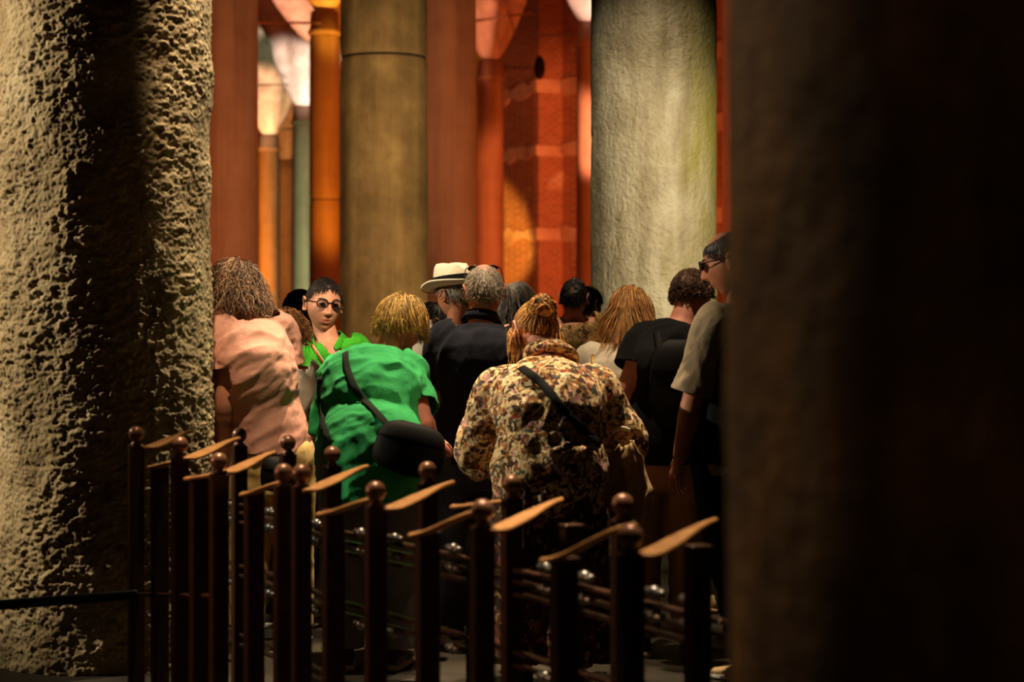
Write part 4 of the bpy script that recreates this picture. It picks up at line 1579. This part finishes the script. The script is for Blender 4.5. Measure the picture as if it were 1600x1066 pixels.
lan = ribbon(P, [(489, 539), (496, 551), (503, 562), (509, 570)], 0.014, LANYARD, 'lanyard', off=0.008, label='orange and white lanyard')
ribbon(P, [(492, 541), (499, 553), (506, 563), (510, 568)], 0.005, plain('white_tape', (235, 225, 205), 0.6), 'stripe', off=0.012, parent=lan)
# undone placket
ribbon(P, [(515, 549), (522, 558), (527, 566), (529, 575)], 0.016, POLO, 'placket', off=0.006)

# ---------------------------------------------------------------- 4 dark head behind guide
P = build_person('person with black hair in dark clothes, small behind the man in green polo', 12.5, dict(
    head=(468, 484, 0), face=(60, -5, 0), neck=(462, 510, 0), shL=(438, 528, 0), shR=(494, 526, 0.05), pelvis=(464, 620, 0), voxel=0.014), SKIN_TAN)
shirt(P, BLACKCLOTH, sleeve=0.8, seed=31, voxel=0.014)
trousers(P, CHARCOAL, voxel=0.018)
shoes(P, SHOE_DARK, SOLE)
BLACKH = hair_mat('black_hair', (10, 8, 8), (30, 22, 20))
strands(P, BLACKH, 800, 0.04, 0.008, grav=0.3, rad=0.0016, steps=6, seed=32, jitter=0.15, hug=0.8, cap=0.06)

# ---------------------------------------------------------------- 5 green t-shirt
GREEN = fabric('mid_green_jersey', (52, 158, 88), (44, 144, 78))
P = build_person('person with short blond hair in a green t-shirt with crossbody strap, bending over', 8.4, dict(
    head=(627, 509, 0.50), face=(28, -42, 6), neck=(606, 553, 0.40), shL=(530, 588, 0.34), shR=(634, 579, 0.34), pelvis=(578, 700, 0.0),
    elL=(512, 690, 0.46), wrL=(560, 700, 0.52), elR=(657, 655, 0.16), wrR=(674, 686, 0.30), tipR=(700, 694, 0.40), palmR=(660, 760, 0.36), curlR=0.5, flipR=-1,
    bulge=0.10, build=1.2, armw=1.2, headsize=1.06), SKIN_PINK)
shirt(P, GREEN, name='t_shirt', sleeve=0.86, hem=-0.30, inf=0.024, slack=0.018, cuff=0.014, folds=((0.013, 8, (-0.5, 0, 1), 0.25), (0.010, 13, (0.8, 0, 0.35), 0.3)), seed=41, voxel=0.008)
trousers(P, DENIM, seed=42)
shoes(P, SHOE_DARK, SOLE)
BLOND = hair_mat('dark_blond_hair', (86, 52, 14), (236, 190, 92))
strands(P, BLOND, 2800, 0.15, 0.026, curl=0.12, grav=0.45, rad=0.0015, steps=11, seed=43, jitter=0.12, cap=0.16, cap_noise=0.012, line=-0.12, slope=0.5, crown=(0.1, -0.45, 0.85), hug=0.85, hug_to=0.85)
STRAPG = fabric('dark_olive_webbing', (34, 44, 30), (26, 34, 22))
ribbon(P, [(541, 552), (543, 574), (552, 600), (566, 622), (584, 642), (604, 664), (622, 690)], 0.030, STRAPG, 'bag_strap', off=0.008)
ribbon(P, [(503, 590), (501, 620), (505, 655), (516, 690)], 0.034, STRAPG, 'bag_strap', off=0.010)
pouch(P, W(640, 702, 8.22), (0.145, 0.055, 0.105), BLACKLEATHER, 'crossbody_bag', 0.2, tilt=0.25)

# ---------------------------------------------------------------- 6 hat man
P = build_person('man in a white straw hat with black band behind the man in navy polo', 10.4, dict(
    head=(710, 463, 0), face=(-40, -10, 2), neck=(714, 506, 0.0), shL=(670, 528, 0), shR=(768, 528, 0.03), pelvis=(720, 650, 0), voxel=0.012), SKIN_TAN)
shirt(P, WHITECLOTH, sleeve=0.7, seed=51, voxel=0.011)
trousers(P, CHARCOAL, voxel=0.016)
shoes(P, SHOE_DARK, SOLE)
strands(P, hair_mat('grey_short_hair', (70, 62, 54), (150, 140, 126)), 300, 0.03, 0.006, grav=0.3, rad=0.002, steps=5, seed=52, cap=0.03)
STRAW = plain('cream_straw', (250, 240, 214), 0.75, 0, 60, (240, 226, 192), 0.25, 420)
C = P.C + np.array([0.0, 0, 0.0])
T = frame(-40, -6, 3)
g = Geo()
n = 40
rows = []
prof = [(1.68, 0.060), (1.70, 0.064), (1.62, 0.062), (1.30, 0.048), (1.04, 0.050), (1.02, 0.056), (1.00, 0.085), (0.96, 0.120), (0.90, 0.148), (0.80, 0.165), (0.55, 0.168), (0.25, 0.160)]
V, Fc = [], []
for k, (q, z) in enumerate(prof):
    for i in range(n):
        a = 2 * math.pi * i / n
        x, y = 0.088 * q * math.sin(a), 0.108 * q * math.cos(a)
        zz = z
        if q > 1.1:
            zz += 0.018 * abs(math.sin(a)) ** 2 * (q - 1.1) / 0.6 - 0.022 * max(0, math.cos(a)) * (q - 1.1) / 0.6
        if k >= 7:
            zz -= 0.030 * math.exp(-(x / 0.022) ** 2) * (1 if k > 8 else 0.4) + 0.012 * max(0, -math.cos(a)) * (k > 7) - 0.008 * max(0, math.cos(a))
            if math.cos(a) > 0:
                x *= 1 - 0.22 * math.cos(a) * (k - 6) / 5
        V.append(C + T @ np.array([x, y, zz]))
for k in range(len(prof) - 1):
    for i in range(n):
        j = (i + 1) % n
        Fc.append((k * n + i, k * n + j, (k + 1) * n + j, (k + 1) * n + i))
Fc.append(tuple(range((len(prof) - 1) * n, len(prof) * n)))
hat = obj('hat', V, Fc, STRAW, P.root, label='cream straw hat')
m = hat.modifiers.new('thickness', 'SOLIDIFY')
m.thickness = 0.004
secs = [(C + T @ np.array([0, 0, z]), T[:, 0] * 0.0905 * q, T[:, 1] * 0.111 * q) for z, q in ((0.050, 1.05), (0.066, 1.04), (0.104, 1.015))]
obj('hat_band', *loft(secs, 40, cap=False), BLACKCLOTH, hat, label='black band')

# 6b person behind, only hair and ear show between green shirt and navy polo
P = build_person('dark-haired person glimpsed under the hat brim, left of the navy polo', 11.4, dict(
    head=(683, 508, 0), face=(-80, -12, 0), neck=(684, 540, 0), shL=(656, 560, 0), shR=(716, 560, 0), pelvis=(686, 650, 0), voxel=0.014), SKIN)
shirt(P, fabric('pale_striped_cotton', (220, 208, 196), (150, 140, 134)), sleeve=0.8, seed=61, voxel=0.014)
trousers(P, CHARCOAL, voxel=0.018)
shoes(P, SHOE_DARK, SOLE)
strands(P, BLACKH, 320, 0.10, 0.016, grav=0.5, rad=0.003, steps=7, seed=62, cap=0.07)

# ---------------------------------------------------------------- 7 navy polo
P = build_person('balding grey-haired man in a navy polo with sunglasses on his head, back turned', 9.1, dict(
    head=(757, 457, 0.06), face=(-4, -6, 2), neck=(752, 503, 0.02), shL=(697, 533, 0.0), shR=(806, 531, 0.0), pelvis=(748, 690, 0.0),
    elL=(680, 625, 0.02), wrL=(688, 690, 0.18), elR=(822, 628, 0.02), wrR=(805, 690, 0.2), build=1.12, armw=1.12, bulge=0.05, headsize=1.05), SKIN_PINK)
shirt(P, NAVY, name='polo_shirt', sleeve=0.82, hem=-0.12, slack=0.018, inf=0.022, seed=71)
collar(P, NAVY, None)
trousers(P, BLUEJEAN, seed=72)
shoes(P, SHOE_DARK, SOLE)
GREYH = hair_mat('grey_cropped_hair', (110, 98, 84), (220, 208, 186), 0.6)
strands(P, GREYH, 1500, 0.022, 0.004, grav=0.3, rad=0.0013, steps=5, seed=73, jitter=0.4, cap=0, line=0.0, slope=0.55, lenvar=0.4,
        mask=lambda D: (D[:, 2] < 0.80 - 0.25 * D[:, 1]) | (np.abs(D[:, 0]) > 0.42) & (D[:, 2] < 0.93))
strands(P, hair_mat('grey_stubble_hair', (110, 96, 80), (150, 132, 112), 0.7), 0, 0.02, cap=0.012, line=0.02, name='hair_crop',
        mask=lambda D: (D[:, 2] < 0.62 - 0.25 * D[:, 1]))
SUNLENS = plain('dark_lens', (16, 12, 12), 0.12)
glasses(P, 'sunglasses', on_head=True, lensmat=SUNLENS, label='dark sunglasses pushed up on the head')

# ---------------------------------------------------------------- 8 grey haired woman
P = build_person('person with straight dark grey hair between navy polo and blond bun', 9.9, dict(
    head=(806, 483, 0), face=(25, -10, 0), neck=(806, 525, 0), shL=(770, 545, 0), shR=(846, 545, 0), pelvis=(808, 665, 0), voxel=0.012), SKIN)
shirt(P, CHARCOAL, sleeve=0.8, seed=81, voxel=0.011)
trousers(P, CHARCOAL, voxel=0.016)
shoes(P, SHOE_DARK, SOLE)
strands(P, hair_mat('iron_grey_hair', (40, 34, 30), (150, 138, 124)), 1300, 0.20, 0.018, grav=0.65, rad=0.0016, steps=10, seed=82, jitter=0.12, cap=0.10, hug=0.8, hug_to=0.6, crown=(-0.15, -0.3, 1))


# ---------------------------------------------------------------- 9 floral coat
def floral(name, stops, scale=26.0):
    m, nt, b = nmat(name)
    b.inputs['Roughness'].default_value = 0.85
    b.inputs['Specular IOR Level'].default_value = 0.25
    v = coords(nt)
    nz = node(nt, 'ShaderNodeTexNoise', {'Vector': v, 'Scale': 18.0, 'Detail': 2.0})
    dv = node(nt, 'ShaderNodeVectorMath', {0: nz.outputs['Color'], 1: (0.09, 0.09, 0.09)}, operation='MULTIPLY')
    av = node(nt, 'ShaderNodeVectorMath', {0: v, 1: dv.outputs[0]}, operation='ADD')
    vo = node(nt, 'ShaderNodeTexVoronoi', {'Vector': av.outputs[0], 'Scale': scale})
    sp = node(nt, 'ShaderNodeSeparateColor', {'Color': vo.outputs['Color']})
    base = ramp(nt, sp.outputs[0], stops, 'CONSTANT')
    # darker leaf veins and pale centres
    v2 = node(nt, 'ShaderNodeTexVoronoi', {'Vector': av.outputs[0], 'Scale': scale}, feature='DISTANCE_TO_EDGE')
    fac = node(nt, 'ShaderNodeMapRange', {'Value': v2.outputs['Distance'], 'From Min': 0.02, 'From Max': 0.09, 'To Min': 0.85, 'To Max': 0.0})
    n2 = node(nt, 'ShaderNodeTexNoise', {'Vector': v, 'Scale': 75.0, 'Detail': 3.0})
    f2 = node(nt, 'ShaderNodeMath', {0: fac.outputs[0], 1: n2.outputs[0]}, operation='MULTIPLY')
    mx = node(nt, 'ShaderNodeMixRGB', {'Fac': f2.outputs[0], 'Color1': base, 'Color2': (*lin((46, 28, 20)), 1)})
    f3 = node(nt, 'ShaderNodeMapRange', {'Value': n2.outputs[0], 'From Min': 0.56, 'From Max': 0.62, 'To Max': 0.7})
    mx2 = node(nt, 'ShaderNodeMixRGB', {'Fac': f3.outputs[0], 'Color1': mx.outputs[0], 'Color2': (*lin((64, 44, 32)), 1)})
    nt.links.new(mx2.outputs[0], b.inputs['Base Color'])
    n3 = node(nt, 'ShaderNodeTexNoise', {'Vector': v, 'Scale': 700.0, 'Detail': 2.0})
    bump(nt, b, n3.outputs[0], 0.15, 0.001)
    return m


FLORAL = floral('floral_print', [(0.0, (232, 196, 136)), (0.28, (160, 104, 52)), (0.40, (246, 222, 172)), (0.58, (200, 122, 64)), (0.63, (226, 164, 156)), (0.69, (96, 100, 92)), (0.75, (78, 54, 38)), (0.975, (176, 76, 50))], 58.0)
FLORAL2 = floral('dark_floral_print', [(0.0, (92, 62, 42)), (0.3, (48, 30, 24)), (0.55, (120, 34, 34)), (0.63, (176, 134, 82)), (0.75, (36, 24, 20)), (0.95, (170, 78, 74))], 50.0)
P = build_person('woman with blond bun in a floral print coat and black crossbody strap, bending forward', 7.9, dict(
    head=(837, 522, 0.42), headsize=1.08, face=(-14, -34, -6), neck=(858, 556, 0.34), shL=(778, 610, 0.24), shR=(932, 610, 0.24), pelvis=(858, 730, 0.0),
    elL=(742, 705, 0.26), wrL=(790, 752, 0.48), elR=(978, 694, 0.26), wrR=(948, 750, 0.42), bulge=0.12, build=1.16, armw=1.2), SKIN_PINK)
shirt(P, FLORAL, name='coat', sleeve=1.3, hem=-0.25, inf=0.030, slack=0.022, cuff=0.010, folds=((0.012, 7, (0.2, 0, 1), 0.25), (0.010, 11, (0.7, 0, 0.7), 0.3)), seed=91, voxel=0.008, neckt=1.12)
# stand-up collar, rolled
g = Geo()
up = unit(P.C - P.neck)
for rr, zz, tk in ((0.088, 0.004, 0.024), (0.080, 0.034, 0.018)):
    pts = []
    f_ = cross(up, P.acr)
    for i in range(15):
        a = math.radians(-205 + 230 * i / 14)
        pts.append(P.neck + P.acr * math.cos(a) * rr * 1.05 + f_ * math.sin(a) * rr * 0.9 + up * (zz - 0.02))
    g.add(*limb(pts, [tk * 0.5] + [tk] * 13 + [tk * 0.5], 10, 2))
V, Fc = bake(*g.out(), 0.007, 2)
obj('collar', V, Fc, FLORAL, P.root)
# long skirt of the coat
secs = []
for q in range(15):
    k = q / 14
    z = P.pel[2] - 0.02 - k * (P.pel[2] - 0.02 - 0.12)
    secs.append((np.array([P.pel[0] + 0.02 * k, P.pel[1] + 0.05 * k, z]), np.array([0.19 + 0.05 * min(1, k * 2) + 0.02 * k, 0, 0]), np.array([0, 0.145 + 0.06 * k, 0])))
V, Fc = loft(secs, 20)
V, Fc = bake(V, Fc, 0.014, 2)
V = fold(V, Fc, 0.030, 8, (0, 0, 1), 0.08, 95)
obj('skirt', V, Fc, FLORAL2, P.root, label='dark floral skirt with red flowers')
shoes(P, SHOE_DARK, SOLE)


def bun(g, rng):
    b0 = P.C + P.R @ np.array([0.006, -0.108, 0.045])
    for i in range(260):
        a0 = rng.uniform(0, 6.28)
        tilt = rng.uniform(-0.7, 0.7)
        rr = rng.uniform(0.026, 0.056)
        ax = unit(P.R @ np.array([math.sin(tilt), 0.2, math.cos(tilt)]))
        e1 = unit(cross(ax, P.R[:, 1]))
        e2 = cross(ax, e1)
        pts = [b0 + ax * rng.uniform(-0.026, 0.036) + (e1 * math.cos(a0 + s_) + e2 * math.sin(a0 + s_)) * rr * (1 + 0.15 * math.sin(3 * s_ + a0)) for s_ in np.linspace(0, rng.uniform(2.0, 4.0), 9)]
        g.add(*limb(pts, np.array([0.2, 0.8, 1, 1, 1, 1, 1, 0.8, 0.2]) * 0.0024, 5, 1, curve=False, round_end=False))
    g.add(*ball(b0, 0.044, 14, 10))


BUNH = hair_mat('strawberry_blond_hair', (96, 46, 16), (240, 180, 92))
bunp = unit(np.array([0.0, -0.9, 0.42]))


def to_bun(p, q):
    t_ = bunp[None] * 0.13 - p
    return t_ - q * (t_ * q).sum(1)[:, None]


strands(P, BUNH, 2200, 0.13, 0.012, grav=0.0, rad=0.0014, steps=9, seed=93, jitter=0.22, cap=0.10, hug=0.7, flow=to_bun, line=-0.05, slope=0.5, extra=bun, lenvar=0.2)
# loose locks falling beside the cheeks
rng = np.random.default_rng(94)
for px, py, k in ((797, 520, 60), (876, 525, 26)):
    g = Geo()
    for i in range(k):
        a = P.J((px + rng.uniform(-3, 14) * (1 if px < 830 else -1), py + rng.uniform(-8, 6), 0.36 + rng.uniform(-0.03, 0.06)))
        L = rng.uniform(0.06, 0.17)
        ph = rng.uniform(0, 6.28)
        pts = [a + np.array([0.010 * math.sin(ph + 3.5 * s_), 0.008 * math.cos(ph + 3.0 * s_) - 0.01 * s_, -L * s_]) for s_ in np.linspace(0, 1, 8)]
        g.add(*limb(pts, np.array([0.4, 1, 1, 1, 0.9, 0.7, 0.5, 0.15]) * 0.0022, 4, 1, curve=False, round_end=False))
    obj('loose_lock', *g.out(), BUNH, P.root)
ribbon(P, [(815, 578), (830, 588), (848, 603), (866, 624), (886, 648), (908, 672), (934, 696)], 0.036, BLACKLEATHER, 'bag_strap', off=0.012)
# cream shirt cuff showing at the right sleeve
ribbon(P, [(956, 676), (964, 671), (974, 670), (983, 674)], 0.020, WHITECLOTH, 'cuff', off=0.008)
# crumpled jacket held against the right side: a thing of its own
c0 = W(975, 752, 8.02)
V, Fc = [], []
n, m = 30, 34
for i in range(n):
    for j in range(m):
        u, v_ = i / (n - 1), j / (m - 1)
        wd = 0.03 + 0.10 * min(1, v_ * 2.0) * (1 - 0.25 * v_)
        x = (u - 0.5) * 2 * wd + 0.05 * (0.5 - v_) * 0.4
        z = 0.13 - 0.38 * v_ + 0.05 * abs(u - 0.3)
        y = 0.022 * math.sin(u * 17 + v_ * 4) + 0.02 * math.sin(u * 9 - v_ * 6)
        V.append(c0 + np.array([x, y, z]))
for i in range(n - 1):
    for j in range(m - 1):
        Fc.append((i * m + j, i * m + j + 1, (i + 1) * m + j + 1, (i + 1) * m + j))
V = fold(np.array(V), Fc, 0.022, 14, (0.3, 0, 1), 0.3, 97)
jk = obj('jacket', V, Fc, fabric('beige_linen', (190, 158, 112), (164, 130, 88)), None, origin=tuple(c0))
jk['label'] = 'crumpled beige jacket hanging beside the floral coat'
jk['category'] = 'jacket'
m_ = jk.modifiers.new('thickness', 'SOLIDIFY')
m_.thickness = 0.006

# ---------------------------------------------------------------- 10 patterned shirt man far
PATT = floral('leaf_print', [(0.0, (190, 150, 92)), (0.45, (150, 112, 62)), (0.7, (88, 64, 36)), (0.85, (206, 172, 116))], 34.0)
P = build_person('dark-haired man in a tan leaf-print shirt, far behind the floral coat', 12.3, dict(
    head=(897, 468, 0), face=(10, -6, 0), neck=(895, 496, 0), shL=(864, 512, 0), shR=(930, 512, 0.03), pelvis=(896, 625, 0), voxel=0.013), SKIN)
shirt(P, PATT, sleeve=0.85, seed=101, voxel=0.012, slack=0.022)
trousers(P, CHARCOAL, voxel=0.018)
shoes(P, SHOE_DARK, SOLE)
strands(P, BLACKH, 1200, 0.03, 0.006, grav=0.1, rad=0.0014, steps=6, seed=102, jitter=0.35, hug=0.5, cap=0.05, cap_noise=0.025, line=-0.02)
P = build_person('black-haired person in dark clothes at the edge of the pale column', 13.2, dict(
    head=(919, 478, 0), face=(40, -8, 0), neck=(918, 503, 0), shL=(893, 520, 0), shR=(947, 520, 0.03), pelvis=(920, 620, 0), voxel=0.015), SKIN_TAN)
shirt(P, BLACKCLOTH, sleeve=0.85, seed=111, voxel=0.014)
trousers(P, CHARCOAL, voxel=0.018)
shoes(P, SHOE_DARK, SOLE)
strands(P, BLACKH, 800, 0.05, 0.010, grav=0.3, rad=0.0016, steps=6, seed=112, jitter=0.15, hug=0.8, cap=0.07, line=-0.05)

# ---------------------------------------------------------------- 11 blonde woman
P = build_person('woman with long straight blonde hair in a white blouse, back turned', 9.3, dict(
    head=(987, 490, 0.12), face=(32, -26, 14), neck=(968, 535, 0.06), shL=(922, 566, 0.0), shR=(1008, 562, 0.06), pelvis=(962, 700, 0.0),
    elL=(912, 640, 0.02), wrL=(930, 690, 0.2), bulge=0.06, build=0.9), SKIN_PINK)
shirt(P, WHITECLOTH, name='blouse', sleeve=0.8, hem=-0.05, slack=0.016, inf=0.016, seed=121, folds=((0.006, 10, (0.5, 0, 0.8), 0.3),))
trousers(P, KHAKI, seed=122)
shoes(P, SHOE_DARK, SOLE)
LONGBL = hair_mat('long_blonde_hair', (112, 64, 24), (226, 168, 92))
strands(P, LONGBL, 2200, 0.46, 0.018, grav=0.9, rad=0.0016, steps=16, seed=123, jitter=0.06, cap=0.10, collide=True, crown=(0.15, 0.25, 1.0), line=-0.05, lenvar=0.2, hug=0.85, hug_to=0.45)
ribbon(P, [(926, 556), (930, 575), (938, 592), (948, 606)], 0.010, GOLD, 'chain_strap', off=0.012, thick=0.004, label='gold chain bag strap')

# ---------------------------------------------------------------- 12 black t-shirt man
P = build_person('brown-haired man in a black t-shirt with backpack, head bowed', 8.75, dict(
    head=(1081, 466, 0.20), face=(28, -34, 8), neck=(1066, 504, 0.12), shL=(1006, 537, 0.04), shR=(1112, 526, 0.14), pelvis=(1040, 690, 0.0),
    elL=(979, 612, 0.0), wrL=(1012, 655, 0.22), elR=(1126, 622, 0.16), wrR=(1110, 690, 0.3), bulge=0.08, build=1.05, armw=1.0), SKIN_PINK)
shirt(P, BLACKCLOTH, name='t_shirt', sleeve=0.55, hem=-0.12, slack=0.018, inf=0.022, seed=131)
trousers(P, KHAKI, seed=132)
shoes(P, SHOE_DARK, SOLE)
BROWN = hair_mat('short_brown_hair', (30, 16, 10), (112, 70, 40))
strands(P, BROWN, 2200, 0.055, 0.016, curl=0.40, grav=0.0, rad=0.0015, steps=7, seed=133, jitter=0.45, cap=0.11, line=-0.02, cap_noise=0.02, hug=0.55)
pouch(P, W(1062, 602, 8.53), (0.125, 0.065, 0.19), BLACKLEATHER, 'backpack', -0.15)
ribbon(P, [(1028, 520), (1030, 535), (1032, 552)], 0.035, BLACKLEATHER, 'backpack_strap', off=0.010)

# ---------------------------------------------------------------- 13 man at the right
BEIGE = fabric('grey_beige_cotton', (150, 134, 108), (132, 116, 92))
P = build_person('balding man with glasses in a grey-beige shirt and black vest beside the dark column', 8.1, dict(
    head=(1142, 412, 0.0), face=(-72, -12, 0), neck=(1158, 468, 0.0), shL=(1118, 512, -0.12), shR=(1204, 508, 0.14), pelvis=(1150, 700, 0.0), hipyaw=-35, footyaw=-40,
    elL=(1082, 628, -0.10), wrL=(1062, 716, -0.12), tipL=(1052, 760, -0.10), palmL=(1090, 745, -0.06), curlL=0.3, elR=(1215, 630, 0.16), build=1.1, armw=1.05, headsize=1.08, bulge=0.03,
    ftL=(1176, 1050, -0.02), ftR=(1225, 1050, 0.12), lips=(150, 84, 70)), SKIN_TAN)
shirt(P, BEIGE, sleeve=0.92, hem=-0.12, slack=0.022, inf=0.022, seed=141, folds=((0.008, 8, (-0.3, 0, 1), 0.22), (0.006, 13, (0.8, 0, 0.5), 0.3)))
V, Fc = bake(*P.torso(0.034, -0.1, 0.98), 0.012, 2)
obj('vest', V, Fc, BLACKCLOTH, P.root, label='black vest')
trousers(P, BLACKCLOTH, seed=142)
shoes(P, SHOE_BEIGE, SOLE)
strands(P, hair_mat('dark_side_hair', (20, 14, 10), (60, 44, 34)), 1800, 0.026, 0.004, grav=0.3, rad=0.0013, steps=5, seed=143, jitter=0.15, hug=0.8, cap=0.022, line=0.02,
        mask=lambda D: D[:, 2] < 0.86 - 0.25 * D[:, 1])
eyes(P)
glasses(P, z=0.012)

# ---------------------------------------------------------------- 14 person behind him: trousers and shoe only show
P = build_person('person in black cropped trousers and beige shoes, half hidden behind the dark column', 10.2, dict(
    head=(1178, 455, 0.0), face=(-20, -8, 0), neck=(1176, 500, 0), shL=(1132, 530, 0), shR=(1222, 530, 0), pelvis=(1152, 672, 0), footyaw=60,
    ftL=(1127, 955, 0), ftR=(1190, 955, 0.1), voxel=0.012), SKIN_PINK)
shirt(P, BLACKCLOTH, sleeve=0.8, seed=151, voxel=0.012)
trousers(P, BLACKCLOTH, to=0.20, voxel=0.016)
shoes(P, SHOE_BEIGE, SHOE_BEIGE)
strands(P, BROWN, 300, 0.05, 0.012, grav=0.3, rad=0.003, steps=6, seed=152, cap=0.06)

# ------------------------------------------------------------------ tidy
for o in bpy.data.objects:
    if '_base' in o:
        del o['_base']
